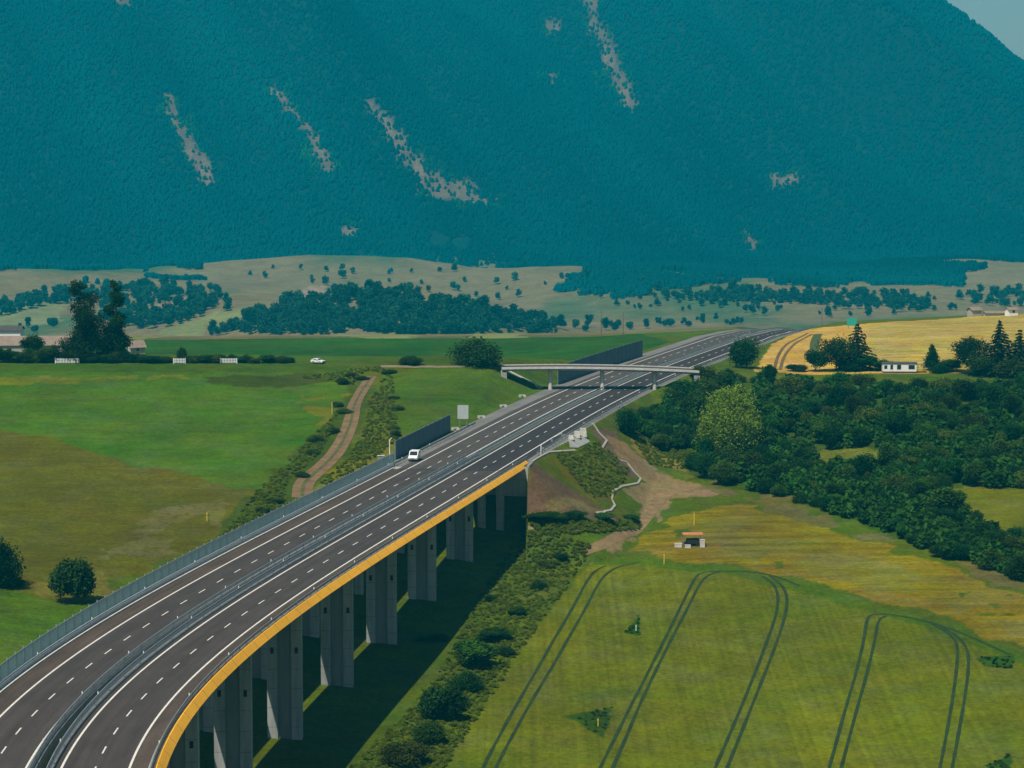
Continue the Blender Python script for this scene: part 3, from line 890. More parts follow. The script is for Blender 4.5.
gtree('poplar_tree', 'tall broad tree with open leafy crown behind the farm fence', 82, 361.5, 52, 84, 'tall', 21, 'leafdark', 21000, .24)
gtree('poplar_tree', 'tall narrow tree with reddish trunk beside the broader tall tree', 117, 361.5, 38, 86, 'tall', 25, 'leafdark', 15000, .24)
gtree('round_tree', 'dark domed tree behind the long brown roof', 32, 356, 27, 20, 'round', 31, 'leafdark', 1300, .42)
gtree('spruce_tree', 'open spruce with bare drooping branches behind the leafy trees by the white cabin', 857, 370, 34, 46, 'spruce', 41, 'needle')
gtree('round_tree', 'dense dark tree left of the open spruce', 836, 371, 44, 32, 'round', 42, 'leafdark', 2200)
gtree('round_tree', 'lower dark tree with pointed left side at the end of the golden field', 816, 371, 26, 20, 'round', 43, 'leafdark', 1500)
gtree('conical_tree', 'small upright dark tree right of the white cabin', 932, 370, 18, 26, 'cone', 44, 'leafdark', 1200)
gtree('round_tree', 'dark broad tree left of the tall spruces at the right edge', 971, 373, 42, 36, 'round', 45, 'leafdark', 2200)
gtree('spruce_tree', 'tallest dense spruce of the group at the right edge', 999, 375, 40, 54, 'spruce', 46, 'needle')
gtree('spruce_tree', 'second dense spruce cut by the right edge of the picture', 1019, 376, 36, 46, 'spruce', 47, 'needle')
for i, (px, py, w, h) in enumerate([(846, 371, 34, 11), (884, 370, 20, 10), (952, 371, 18, 12), (940, 372, 22, 8), (795, 371, 16, 7), (868, 371, 20, 14), (985, 376, 26, 18), (1012, 377, 26, 18)]):
    bush_px(px, py, w, h, 'low dark bush along the terrace edge by the white cabin', i, 'bush', 'bushes along the terrace edge')
# hedge along the crest on the left
for i in range(34):
    px = 2 + i * 5.0 + random.uniform(-2, 2); h = random.uniform(5, 12) * (1.3 if px < 60 else 1)
    if 150 < px < 172: h *= .6
    bush_px(px, 362.3, random.uniform(10, 18), h, 'bush of the uneven hedge along the crest by the farm', i, 'bush', 'bushes of the farm hedge')
for i in range(14):
    px = 183 + i * 8 + random.uniform(-3, 3)
    bush_px(px, 362.6, random.uniform(9, 15), random.uniform(5, 9), 'low clump of the hedge continuing right from the farm', i + 3, 'bush', 'low clumps of the crest hedge')
bush_px(182, 362, 9, 14, 'upright dark shrub between the two right white fence panels', 1)


# far trees: the wooded hillock, tree rows, dots in the meadow
CLR = [[(132, 341), (160, 331), (190, 321), (215, 312), (246, 310), (240, 318), (205, 323), (165, 337)], [(152, 306), (172, 303), (176, 309), (160, 313)], [(180, 298), (190, 297), (190, 308), (183, 306)], [(300, 291), (326, 286), (330, 298), (304, 302)], [(330, 337), (350, 330), (412, 336), (410, 340)]]


def far_px(poly, n, seed, mind, label, group, smin, smax, name='tree'):
    q = pts_in(poly, n, seed, mind, CLR); W = hit(q[:, 0], q[:, 1]); W = W[W[:, 1] > 1700]; r = np.random.default_rng(seed)
    for i, p in enumerate(W):
        s = smin + (smax - smin) * r.random(); o = place(FARB[i % 5], name, label, 'tree', p, (s, s, s * r.uniform(.85, 1.3)), group, dz=-.5)


HILL = [(205, 338), (240, 322), (290, 300), (330, 290), (370, 291), (410, 296), (450, 303), (500, 312), (545, 320), (562, 328), (560, 337), (300, 337), (240, 337)]
FARMW = [(100, 292), (150, 283), (225, 292), (232, 320), (140, 330), (100, 322)]
BELT = [(-60, 316), (-10, 306), (40, 297), (95, 290), (98, 300), (40, 306), (0, 318), (-60, 330)]
RIGHTW = [(655, 298), (700, 296), (720, 290), (800, 296), (870, 294), (935, 305), (930, 313), (860, 306), (770, 303), (700, 302)]
far_px(HILL, 110, 61, 6.4, 'leafy tree of the wooded hillock in the valley', 'trees of the wooded hillock', .9, 1.4)
far_px([(560, 330), (600, 325), (690, 324), (695, 333), (600, 334)], 26, 62, 5, 'tree of the row behind the noise wall, at the foot of the meadow', 'trees of the row below the meadow', .7, 1.1)
far_px(FARMW, 36, 63, 6, 'tree of the wood on the valley side behind the tall farm trees', 'trees of the wood behind the farm', .9, 1.4)
far_px(BELT, 22, 64, 6, 'tree in the belt crossing the meadow on the far left', 'trees of the far left belt', .9, 1.4)
far_px(RIGHTW, 36, 65, 6, 'tree of the dark wood line crossing the meadow on the right', 'trees of the right wood line', .8, 1.3)
far_px([(690, 318), (740, 322), (745, 326), (700, 324)], 10, 66, 4, 'tree of the short row beyond the motorway', 'trees of the short row beyond the motorway', .5, .8)
far_px([(985, 300), (1040, 290), (1040, 306), (990, 307)], 12, 67, 5, 'tree of the wood at the right end of the meadow', 'trees at the right end of the meadow', .9, 1.3)
far_px([(560, 276), (640, 288), (700, 300), (640, 310), (570, 296)], 14, 68, 9, 'lone tree scattered on the dry meadow', 'lone trees on the dry meadow', .4, .8)
far_px([(0, 330), (30, 322), (60, 326), (60, 342), (0, 342)], 9, 69, 6, 'tree in the hollow left of the farm', 'trees in the hollow left of the farm', .7, 1.1)
# the rest of those woods: closed canopy nobody could count
FARS = [bush_mesh(400 + i, 300, .85, 3.6, 8.0 + 1.4 * i, 'fargreen', 6) for i in range(3)]
WW = np.concatenate([hit(*pts_in(P, n, 70 + i, 0, CLR).T) for i, (P, n) in enumerate([([(240, 331), (290, 316), (430, 318), (560, 330), (566, 338), (262, 338)], 190), (HILL, 620), (FARMW, 230), (BELT, 120), (RIGHTW, 230), ([(560, 276), (640, 284), (760, 296), (900, 300), (1024, 290), (1040, 300), (900, 318), (700, 316), (640, 310), (570, 300)], 90), ([(240, 268), (540, 274), (560, 300), (460, 300), (240, 280)], 26), ([(960, 296), (1060, 286), (1060, 306), (980, 308)], 40)])])
WW = WW[WW[:, 1] > 1700]
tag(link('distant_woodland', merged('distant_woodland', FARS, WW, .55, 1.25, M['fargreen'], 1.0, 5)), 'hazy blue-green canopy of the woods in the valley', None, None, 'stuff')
for i, (px, py) in enumerate([(856, 305), (848, 309), (900, 312), (440, 272), (455, 272)]):
    place(FARB[i % 5], 'tree', 'single dark tree standing in the far meadow', 'tree', ground(px, py), .8 + .3 * (i % 3), 'single trees of the far meadow')


# the mountain forest: one mass
def forest():
    rng = np.random.default_rng(77); n = 300000
    Y = 2500 + 2500 * rng.random(n) ** .9; s = (rng.random(n) - .5) * .50; X = s * (Y + 140)
    yl = forest_edge(X, Y) + np.clip((fbm(X / 95., Y / 240., 4) - .5) * 1100, -500, 80)
    keep = (Y > yl) & (~scar_mask(X, Y) | (rng.random(n) < .22))
    keep |= (Y > yl - 560) & (Y <= yl) & (fbm(X / 60. + 3, Y / 80., 4) > .53 + .18 * np.clip((yl - Y) / 560, 0, 1))
    X, Y = X[keep], Y[keep]; Z = terrain(X, Y); n = len(X)
    h = (4.5 + 2.5 * rng.random(n)) * (.7 + .6 * fbm(X / 90., Y / 90., 2)); w = h * (.34 + .18 * rng.random(n)); con = rng.random(n) < .55
    k = 5; a = np.arange(k) * 2 * math.pi / k; V = np.zeros((n, 2 * k + 1, 3)); a0 = rng.random(n) * 6.28
    f1 = np.where(con, .12, .22); f2 = np.where(con, .5, .70); r1 = np.where(con, 1.0, .85); r2 = np.where(con, .58, .85)
    for j in range(k):
        for o, f, r in ((0, f1, r1), (k, f2, r2)):
            jit = .75 + .5 * rng.random(n)
            V[:, o + j, 0] = X + np.cos(a[j] + a0 + (o > 0) * .5) * w * r * jit; V[:, o + j, 1] = Y + np.sin(a[j] + a0 + (o > 0) * .5) * w * r * jit; V[:, o + j, 2] = Z + h * f * (.85 + .3 * rng.random(n))
    V[:, 2 * k] = np.stack([X, Y, Z + h], -1)
    T = []
    for j in range(k):
        b = (j + 1) % k; T += [(j, b, k + b), (j, k + b, k + j), (k + j, k + b, 2 * k)]
    T = np.array(T); Fq = (np.arange(n)[:, None, None] * (2 * k + 1) + T[None]).reshape(-1, 3)
    c = (.85 + .3 * rng.random(n)) * (.30 + 1.5 * fbm((X + .55 * Y) / 150., Y / 520., 5)); C = np.stack([c * np.where(con, .8, 1.25), c, c], -1); sw_ = scar_mask(X, Y, 4.5); C[sw_] *= (4.5, 1.55, .7)  # broad light and dark folds put into the colour for slope shading
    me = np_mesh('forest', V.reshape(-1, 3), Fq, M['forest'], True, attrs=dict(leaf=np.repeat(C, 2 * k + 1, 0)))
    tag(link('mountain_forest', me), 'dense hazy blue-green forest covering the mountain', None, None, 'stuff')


forest()
#@@ROAD
# ------------------------------------------------------------------ the motorway
YE = 1150.
sweep('motorway_surface', [(-.75, 0), (3.3, 0), (7.5, 0), (9.55, 0)], 175, 512, M['asphalt_deck'])['kind'] = 'structure'
mw = COL.objects['motorway_surface']
for nm, pr, y0, y1, m in [('motorway_surface', [(-14.7, 0), (-11, 0), (-7, 0), (-3.35, 0)], 175, 514, 'asphalt_deck'),
                          ('motorway_surface', [(-.8, 0), (3, 0), (9.9, 0)], 512.05, YE, 'asphalt_new'),
                          ('motorway_surface', [(-13.4, 0), (-7, 0), (-3.6, 0)], 514.05, YE, 'asphalt_old'),
                          ('median_strip', [(-3.6, -.02), (-.8, -.02)], 519.2, YE, 'median'),
                          ('road_verge', [(-17.5, -.05), (-13.4, -.02)], 519.2, YE, 'verge'),
                          ('road_verge', [(9.9, -.02), (11.8, -.05)], 522, YE, 'verge')]:
    sweep(nm, pr, y0, y1, M[m])['kind'] = 'structure'


sweep('road_shoulder', [(-14.7, .003), (-13, .003), (-11.5, .003)], 176, 513.5, M['shoulder'])['kind'] = 'structure'
sweep('road_shoulder', [(7.6, .003), (9.5, .003)], 176, 511.5, M['shoulder'])['kind'] = 'structure'


def line(t, w, y0, y1):
    o = sweep('lane_line', [(t - w / 2, .006), (t + w / 2, .006)], y0, y1, M['paint']); o['kind'] = 'structure'; return o


for t in (-11.4, 0., 7.5): line(t, .27, 176, YE)
line(-3.9, .25, 176, YE)
for t in (3.75, -7.65):
    b = MB(); s = arc(180)
    while yarc(s) < 1100:
        ya, yb = float(yarc(s)), float(yarc(s + 3.2)); P = [road(t - .09, ya, .008), road(t + .09, ya, .008), road(t + .09, yb, .008), road(t - .09, yb, .008)]
        b.add(P, [(0, 1, 2, 3)]); s += 9.0
    b.build('lane_dashes', M['paint'])['kind'] = 'structure'

# ---- the viaduct
via = thing('viaduct', 'long curved motorway viaduct with yellow outer edge on tall concrete piers', 'viaduct', (0, 0, 0))
sweep('deck', [(-.75, -.012), (9.55, -.012), (9.6, .14), (10.5, .14), (10.5, -.45), (7.6, -.6), (7.3, -2.3), (1.9, -2.3), (1.6, -.6), (-1.35, -.45), (-1.35, .14), (-.8, .14)], 176, 518.6, M['concrete'], via, closed=True)
sweep('deck', [(-14.7, -.012), (-3.35, -.012), (-3.3, .14), (-2.75, .14), (-2.75, -.45), (-5.7, -.6), (-6, -2.3), (-11.4, -2.3), (-11.7, -.6), (-15.9, -.45), (-15.9, .14), (-14.76, .14)], 176, 518.6, M['concrete'], via, closed=True)
o = sweep('edge_fascia', [(10.5, .42), (10.62, .42), (11.4, -.52), (10.55, -.52)], 176, 524.5, M['yellow'], via, closed=True); o['label'] = 'bright yellow outer edge panel'
sweep('edge_fascia', rect(-16.1, -15.92, -.9, .25), 176, 518.6, M['concrete'], via, closed=True)
sweep('edge_fascia', rect(-2.80, -2.70, -2.0, .1), 176, 518.6, M['concrete'], via, closed=True)
sweep('kerb', rect(-14.75, -14.45, 0.002, .16), 176, 516, M['pale'], via, closed=True)
for y0, t0, t1 in ((512, -.75, 9.55), (514, -14.4, -3.35)):
    sweep('expansion_joint', [(t0, .012), (t1, .012)], y0 - .35, y0 + .25, M['black'], via)
PX = [(320, 0), (349, 0), (376.5, 0), (406, 0), (433.5, 0), (461.5, 0), (491, 0), (291, 0)]
for Y, _ in PX:
    for tc in (4.6, -8.7):
        c = road(tc, Y); zb = zg(c[0], c[1]) - 2.0
        w = 5.3; R = Matrix.Rotation(0, 3, 'Z'); hgt = -2.32 - zb; zm = zb + hgt / 2
        pr = MB()
        for sx in (-1, 1): pr.box((c[0] + sx * 1.85, c[1], zm), (1.6, 1.9, hgt))
        pier = pr.build('pier', M['pier'], via)
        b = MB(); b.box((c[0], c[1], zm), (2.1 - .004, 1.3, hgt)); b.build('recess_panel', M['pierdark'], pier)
        for sx in (-1, 1): b = MB(); b.box((c[0] + sx * 1.85, c[1] - .945, -2.3 - hgt * .30), (.5, .05, .95)); b.build('inspection_opening', M['black'], pier)
b = MB(); xl, xr = road(-15.3, YAB)[0], 3.05
b.box(((xl + xr) / 2, YAB + 1.5, -7.6), (xr - xl, 2.4, 14.6)); ab = b.build('abutment', M['pier'], via)
b = MB()
for t in (2.6, 6.4, -6.7, -10.6): b = MB(); b.box((road(t, YAB)[0], YAB - .35, -8.3), (1.7, 1.3, 12.0)); b.build('buttress', M['pier'], ab)
b = MB(); b.add([(xr, YAB - .1, .1), (xr, YAB - .1, -14.5), (xr + .6, YAB - .1, -14.5), (xr + .6, YAB - .1, .1), (xr + 1.2, YAB + 8, .1), (xr + 1.2, YAB + 8, -14.5), (xr + 1.8, YAB + 8, -14.5), (xr + 1.8, YAB + 8, .1)],
                [(0, 1, 2, 3), (7, 6, 5, 4), (0, 4, 5, 1), (3, 2, 6, 7), (0, 3, 7, 4), (1, 5, 6, 2)]); b.build('wing_wall', M['pier'], via)


def guard_rail(t, y0, y1, label, hgt=1.1, bars=.5, face=1, beam=.75, m='steel', sp=4.0, name='guard_rail', light=True):
    r = thing(name, label, 'guard rail', tuple(road(t, y0)))
    inv = Vector(r.location)

    def fix(o): o.parent = r; o.matrix_parent_inverse = Matrix.Translation(-inv); return o
    sg = face
    fix(sweep('beam', rect(t + sg * .07, t + sg * .15, beam - .18, beam + .16), y0, y1, M[m], closed=True))
    if hgt > beam + .2: fix(sweep('handrail', rect(t - .05, t + .05, hgt - .09, hgt), y0, y1, M[m], closed=True))
    s0, s1 = arc(y0), arc(y1); ss = np.arange(s0, s1, sp); rest = MB(); first = None
    top = hgt if hgt > beam + .2 else beam + .1
    for i, s in enumerate(ss):
        Y = float(yarc(s)); c = road(t - sg * .02, Y)
        if i < 100:
            if first is None:
                b = MB(); b.box((0, 0, top / 2 - .04), (.12, .14, top - .02)); p = b.build('post', M[m]); first = p
            else:
                p = first.copy(); COL.objects.link(p)
            p.parent = r; p.location = (c[0] - inv.x, c[1] - inv.y, c[2] - inv.z)
        else: rest.box((c[0], c[1], c[2] + top / 2 - .04), (.12, .14, top - .02))
    if rest.v: o = fix(rest.build('post', M[m])); o['kind'] = 'stuff'
    if bars:
        b = MB()
        for s in np.arange(s0, s1, bars):
            Y = float(yarc(s)); c = road(t, Y); b.box((c[0], c[1], c[2] + (hgt + .12) / 2), (.07, .10, hgt - .22)); o_ = len(b.v) - 8
            if o_: b.f.append((o_ - 8 + 2, o_ - 8 + 3, o_, o_ + 1))
        fix(b.build('railing_infill', M[m]))
        fix(sweep('bottom_rail', rect(t - .04, t + .04, .13, .2), y0, y1, M[m], closed=True))
    if light:
        b = MB()
        for s in np.arange(s0 + 6, min(s1, s0 + 360), 24):
            Y = float(yarc(s)); c = road(t, Y); b.box((c[0], c[1], c[2] + top + .18), (.12, .07, .3))
        fix(b.build('reflector', M['white']))
    return r


guard_rail(-15.0, 178, 517, 'steel parapet rail with upright bars along the left kerb of the viaduct', 1.0, .62, 1, .62, 'palesteel')
guard_rail(-3.02, 178, 530, 'grey barred median barrier on the left carriageway of the viaduct', 1.15, .42, -1, .7, 'steel')
guard_rail(-1.08, 178, 532, 'grey barred median barrier on the right carriageway of the viaduct', 1.15, .42, 1, .7, 'steel')
guard_rail(10.1, 178, 528, 'low steel rail above the yellow edge of the viaduct', .95, .5, -1, .62, 'greysteel')
guard_rail(-2.2, 534, 1140, 'single steel guard rail down the median beyond the viaduct', .8, 0, 1, .62, 'steel')
guard_rail(10.6, 536, 1140, 'pale steel guard rail along the right verge beyond the viaduct', .8, 0, -1, .62, 'steel')
guard_rail(-15.3, 519.5, 592, 'blue-grey guard rail in front of the short noise wall', .8, 0, 1, .62, 'steelblue')

# wind screen on the left edge of the viaduct
ws = thing('wind_screen', 'tall blue-grey translucent screen along the left edge of the viaduct', 'screen', tuple(road(-15.55, 178)))
inv = Vector(ws.location)
fx = lambda o: (setattr(o, 'parent', ws), setattr(o, 'matrix_parent_inverse', Matrix.Translation(-inv)), o)[2]
fx(sweep('panel', rect(-15.58, -15.54, .35, 2.65), 178, 520, M['screen'], closed=True))
fx(sweep('lower_rail', rect(-15.62, -15.5, .14, .34), 178, 520, M['steelblue'], closed=True))
fx(sweep('top_rail', rect(-15.61, -15.51, 2.66, 2.75), 178, 520, M['steel'], closed=True))
first = None
for i, s in enumerate(np.arange(arc(180), arc(520), 3.6)):
    c = road(-15.68, float(yarc(s)))
    if first is None:
        b = MB(); b.box((0, 0, 1.5), (.15, .17, 2.9)); p = first = b.build('post', M['steel'])
    else: p = first.copy(); COL.objects.link(p)
    p.parent = ws; p.location = Vector(c) - inv
b = MB()
for s in np.arange(arc(180), arc(520), .6):
    c = road(-15.48, float(yarc(s))); b.box((c[0], c[1], 1.5), (.05, .06, 2.25)); o_ = len(b.v) - 8
    if o_: b.f.append((o_ - 8 + 2, o_ - 8 + 3, o_, o_ + 1))
fx(b.build('lamella', M['palesteel']))


def noise_wall(t0, t1, y0, y1, h, label):
    r = thing('noise_wall', label, 'noise wall', tuple(road(t0, y0)))
    inv = Vector(r.location); n = int((y1 - y0) / 4)
    pan = MB()
    for i in range(n):
        ya, yb = y0 + (y1 - y0) * i / n, y0 + (y1 - y0) * (i + 1) / n; ta, tb = t0 + (t1 - t0) * i / n, t0 + (t1 - t0) * (i + 1) / n
        p, q = Vector(road(ta, ya)) - inv, Vector(road(tb, yb)) - inv; d = (q - p); nrm = Vector((-d.y, d.x, 0)).normalized() * .07
        for k in range(8):
            z0, z1 = -.4 + (h + .4) * k / 8 + .015, -.4 + (h + .4) * (k + 1) / 8 - .015
            a0 = p + d * .015; a1 = q - d * .015
            vs = [a0 - nrm + Vector((0, 0, z0)), a1 - nrm + Vector((0, 0, z0)), a1 + nrm + Vector((0, 0, z0)), a0 + nrm + Vector((0, 0, z0))]
            vs += [v + Vector((0, 0, z1 - z0)) for v in vs]
            pan.add(vs, [(0, 3, 2, 1), (4, 5, 6, 7), (0, 1, 5, 4), (1, 2, 6, 5), (2, 3, 7, 6), (3, 0, 4, 7)])
    pan.build('panel', M['noisewall'], r)
    for i in range(n + 1):
        f = i / n; p = Vector(road(t0 + (t1 - t0) * f, y0 + (y1 - y0) * f)) - inv
        b = MB(); b.box((p.x, p.y, p.z + h / 2 - .15), (.22, .24, h + .5)); b.build('post', M['steelblue'], r)
    return r


noise_wall(-17.9, -18.3, 530, 580, 3.9, 'short dark blue-grey noise wall beside the white van')
noise_wall(-17.2, -15.6, 688, 776, 5.0, 'long dark noise wall behind the road bridge')
# pale end post of the noise wall, cabinet, back of a sign
p = Vector(road(-18.4, 527.5))
b = MB(); b.tube(p, p + Vector((0, 0, 4.4)), .13, .10); b.tube(p + Vector((0, 0, 4.4)), p + Vector((.5, 0, 4.9)), .09, .06)
tag(b.build('lamp_post', M['white']), 'pale slim post at the left end of the short noise wall', 'post')
p = Vector(road(-19.4, 524.5)); p.z = zg(p.x, p.y)
r = thing('cabinet', 'light grey roadside cabinet left of the short noise wall', 'cabinet', p)
b = MB(); b.box((0, 0, .75), (1.3, .7, 1.5)); b.build('housing', M['concrete'], r)
b = MB(); b.box((0, 0, 1.56), (1.5, .9, .10)); b.build('lid', M['pale'], r)
b = MB(); b.box((-.3, -.365, .75), (.55, .03, 1.2)); b.box((.3, -.365, .75), (.55, .03, 1.2)); b.build('door', M['steel'], r)

p = ground(463, 426)
r = thing('road_sign', 'large pale back of a road sign on two posts beside the left verge', 'road sign', p, -.12)
b = MB(); b.box((0, 0, 3.35), (2.6, .08, 3.3)); b.build('sign_panel', mat('sign_back', (.50, .54, .53), .5, .3, .1), r)
for sx in (-.8, .8): b = MB(); b.tube((sx, .16, -.5), (sx, .16, 4.9), .075); b.build('post', M['steel'], r)
b = MB(); b.box((0, .09, 2.5), (2.5, .08, .1)); b.box((0, .09, 4.2), (2.5, .08, .1)); b.build('bracket', M['steel'], r)
for i, (px, py, l) in enumerate([(455, 430, 'pale concrete drain head at the right end of the short noise wall'), (481, 418, 'pale concrete drain head on the verge right of the sign'),
                                 (503, 407, 'pale concrete drain head on the verge midway to the bridge'), (522, 397, 'pale concrete drain head nearest the bridge')]):
    p = ground(px, py); r = thing('culvert_outlet', l, 'culvert', p, .35)
    b = MB(); b.box((0, 0, .25), (1.7, .28, .8)); b.box((-.72, -.45, .18), (.22, .8, .6)); b.box((.72, -.45, .18), (.22, .8, .6)); b.build('headwall', M['pale'], r)
    b = MB(); b.tube((0, -.16, .1), (0, .5, .1), .22); b.build('pipe', M['black'], r)

# ---- the bridge over the motorway
YB = 676.
br = thing('road_bridge', 'slender pale concrete bridge crossing over the motorway', 'bridge', (0, YB, 0))
XA, XB = -2.8, 50.6


def zdeck(x): f = (x - XA) / (XB - XA); return 6.15 - .9 * f + 2.2 * f * (1 - f)


xs = np.linspace(XA, XB, 29)


def bsweep(name, y0, y1, za, zb, m):
    V = []; k = [(y0, za), (y1, za), (y1, zb), (y0, zb)]
    for x in xs: V += [(x, y, zdeck(x) + z) for y, z in k]
    Fs = []
    for i in range(len(xs) - 1):
        for j in range(4): Fs.append((i * 4 + j, i * 4 + (j + 1) % 4, i * 4 + 4 + (j + 1) % 4, i * 4 + 4 + j))
    Fs += [(3, 2, 1, 0), tuple(len(V) - 4 + j for j in range(4))]
    b = MB(); b.add(V, Fs); return b.build(name, m, br)


bsweep('deck', -3.6, 3.6, -1.0, -.25, M['concrete'])
bsweep('roadway', -3.3, 3.3, -.248, -.13, M['asphalt_old'])
for y in (-3.85, 3.85): bsweep('edge_beam', y - .24, y + .24, -.50, .05, M['pale'])
for x in (10.4, 24.5, 38.7):
    h0 = zg(x, YB) - .5; b = MB(); zt = zdeck(x) - 1.25
    for y in (-1.7, 1.7): b.tube((x, y, h0), (x, y, zt), .55, .55, 14)
    b.build('pier', M['pale'], br)
for x in (XA + .6, XB - .6): b = MB(); b.box((x, 0, zdeck(x) - 2.4), (1.6, 7.4, 2.3)); b.build('abutment', M['concrete'], br)


def drape(pts, w, name, m, dz=.05, step=1.5, label=None, cat=None, kind=None, thick=0., group=None, smooth=True):
    """a strip w wide along world points, draped on the ground"""
    P = [Vector((p[0], p[1], 0)) for p in pts]
    if smooth:
        for _ in range(2):
            Q = [P[0]]
            for a, b_ in zip(P[:-1], P[1:]): Q += [a * .75 + b_ * .25, a * .25 + b_ * .75]
            P = Q + [P[-1]]
    D = []
    for a, b_ in zip(P[:-1], P[1:]):
        n = max(1, int((b_ - a).length / step))
        for i in range(n): D.append(a.lerp(b_, i / n))
    D.append(P[-1]); n = len(D); rows_ = []
    wf = w if callable(w) else (lambda f: w)
    K = 3 if thick == 0 else 3
    for i, p in enumerate(D):
        d = (D[min(i + 1, n - 1)] - D[max(i - 1, 0)]).normalized(); nr = Vector((d.y, -d.x, 0)); ww = wf(i / (n - 1))
        rows_.append([p + nr * (ww * (j / (K - 1) - .5)) for j in range(K)])
    A = np.array([[(v.x, v.y) for v in r] for r in rows_]); z = terrain(A[..., 0].ravel(), A[..., 1].ravel()).reshape(n, K)
    b = MB(); idx = lambda i, j: i * K + j
    V = [(A[i, j, 0], A[i, j, 1], z[i, j] + dz + thick) for i in range(n) for j in range(K)]
    Fs = [(idx(i, j), idx(i, j + 1), idx(i + 1, j + 1), idx(i + 1, j)) for i in range(n - 1) for j in range(K - 1)]
    if thick:
        o = len(V); V += [(A[i, j, 0], A[i, j, 1], z[i, j] - .15) for i in range(n) for j in (0, K - 1)]
        for i in range(n - 1):
            Fs += [(o + 2 * i, idx(i, 0), idx(i + 1, 0), o + 2 * i + 2), (idx(i, K - 1), o + 2 * i + 1, o + 2 * i + 3, idx(i + 1, K - 1))]
    b.add(V, Fs); ob = b.build(name, m)
    return tag(ob, label, cat, group, kind)


def px_line(pts): return [tuple(v) for v in hit([p[0] for p in pts], [p[1] for p in pts])]


# the concrete edging of the cutting under the bridge, its slope steps
drape(px_line([(508, 371), (522, 378), (534, 384), (543, 389)]), .9, 'slope_stairs', M['pale'], .05, 1.0, 'pale concrete steps running down the bank at the left end of the bridge', 'stairs', thick=.25, smooth=False)
# drainage channels right of the abutment
drape(px_line([(531, 463), (541, 457), (549, 453), (560, 452), (576, 451)]), .42, 'drain_channel', M['drain'], .03, .8, 'pale concrete gutter leaving the motorway right of the yellow edge', 'drain', thick=.25, smooth=False)
drape(px_line([(592, 424), (599, 433), (607, 441), (602, 449)]), .42, 'drain_channel', M['drain'], .03, .8, 'short crooked pale drain beside the gravel by the motorway', 'drain', thick=.25, smooth=False)
drape(px_line([(620, 461), (627, 463), (634, 472), (641, 479), (638, 484), (622, 487), (613, 492), (612, 500), (615, 506), (611, 511), (596, 514)]), .42, 'drain_channel', M['drain'], .03, .8, 'long zigzag pale drain winding down the earth slope', 'drain', thick=.25, smooth=False)
# the white chute head and its paved apron at the top of the slope
A_ = px_line([(556, 447), (572, 438), (586, 437), (590, 442), (578, 448)])
b = MB(); cz = [zg(p[0], p[1]) + .10 for p in A_]
b.add([(p[0], p[1], z) for p, z in zip(A_, cz)] + [(p[0], p[1], z - .5) for p, z in zip(A_, cz)], [(0, 1, 2, 3, 4)] + [(i, i + 5, (i + 1) % 5 + 5, (i + 1) % 5) for i in range(5)])
tag(b.build('paved_apron', M['concrete']), 'grey paved apron on the slope below the white chute blocks', 'paving')
for i, (px, py, w, h, l) in enumerate([(583, 436, 1.9, 2.3, 'tallest white concrete block at the head of the drain chute'), (577, 437, 1.6, 1.4, 'middle white concrete block of the drain chute'), (571, 439, 1.4, .9, 'low white concrete block at the left end of the chute')]):
    h = min(h, 1.9); p = ground(px, py); b = MB(); b.box((0, 0, h / 2 - .2), (w, 1.2, h + .3), taper=.7); b.box((w * .2, -.75, h * .2), (w * .5, .6, h * .55), taper=.8)
    tag(b.build('concrete_block', M['pale'], loc=p), l, 'block')
b = MB()
P_ = px_line([(541, 455), (541, 449), (552, 442), (562, 437)])
for a, c in zip(P_[:-1], P_[1:]): b.tube(Vector(a) + Vector((0, 0, .9)), Vector(c) + Vector((0, 0, .9)), .07)
for a in P_: b.tube(Vector(a) - Vector((0, 0, .3)), Vector(a) + Vector((0, 0, .9)), .06)
tag(b.build('handrail', M['white']), 'white tubular handrail on the slope right of the viaduct end', 'handrail')

# tracks and wheel marks on the fields
drape(px_line([(372, 376), (362, 390), (354, 404), (352, 420), (344, 440), (330, 460), (312, 475), (303, 484), (302, 498)]), lambda f: 2.9 + 1.5 * f, 'dirt_track', M['dirt'], .06, 1.2, kind='structure')
drape(px_line([(372, 376), (362, 390), (354, 404), (352, 420), (344, 440), (330, 460), (312, 475), (303, 484), (302, 498)]), lambda f: .5 + .3 * f, 'grass_strip', mat('track_grass', (.075, .080, .022), .95, var=.5, scale=.8), .10, 1.2, kind='structure')
RUTS = [[(607, 566), (600, 568), (590, 575), (572, 610), (545, 655), (516, 705), (484, 766), (470, 795)], [(622, 566), (611, 570), (600, 580), (584, 612), (556, 660), (527, 708), (497, 766), (482, 795)],
        [(640, 562), (622, 566)],
        [(800, 586), (778, 577), (756, 572), (730, 571), (703, 572), (696, 576), (688, 592), (672, 625), (650, 668), (626, 715), (601, 766), (588, 795)],
        [(720, 572), (708, 575), (700, 583), (690, 604), (668, 645), (642, 698), (613, 768), (600, 795)],
        [(762, 576), (774, 584), (779, 598), (775, 620), (762, 655), (742, 705), (715, 768), (704, 795)], [(770, 576), (783, 586), (788, 600), (784, 622), (772, 655), (752, 705), (727, 768), (716, 795)],
        [(1010, 655), (960, 632), (930, 622), (895, 615), (873, 614), (867, 618), (864, 640), (857, 670), (845, 710), (829, 768), (822, 795)],
        [(886, 616), (878, 620), (875, 640), (868, 670), (856, 712), (841, 768), (834, 795)],
        [(932, 624), (950, 634), (958, 645), (957, 668), (951, 710), (940, 768), (934, 795)], [(940, 626), (960, 638), (969, 652), (968, 676), (962, 715), (952, 768), (947, 795)]]
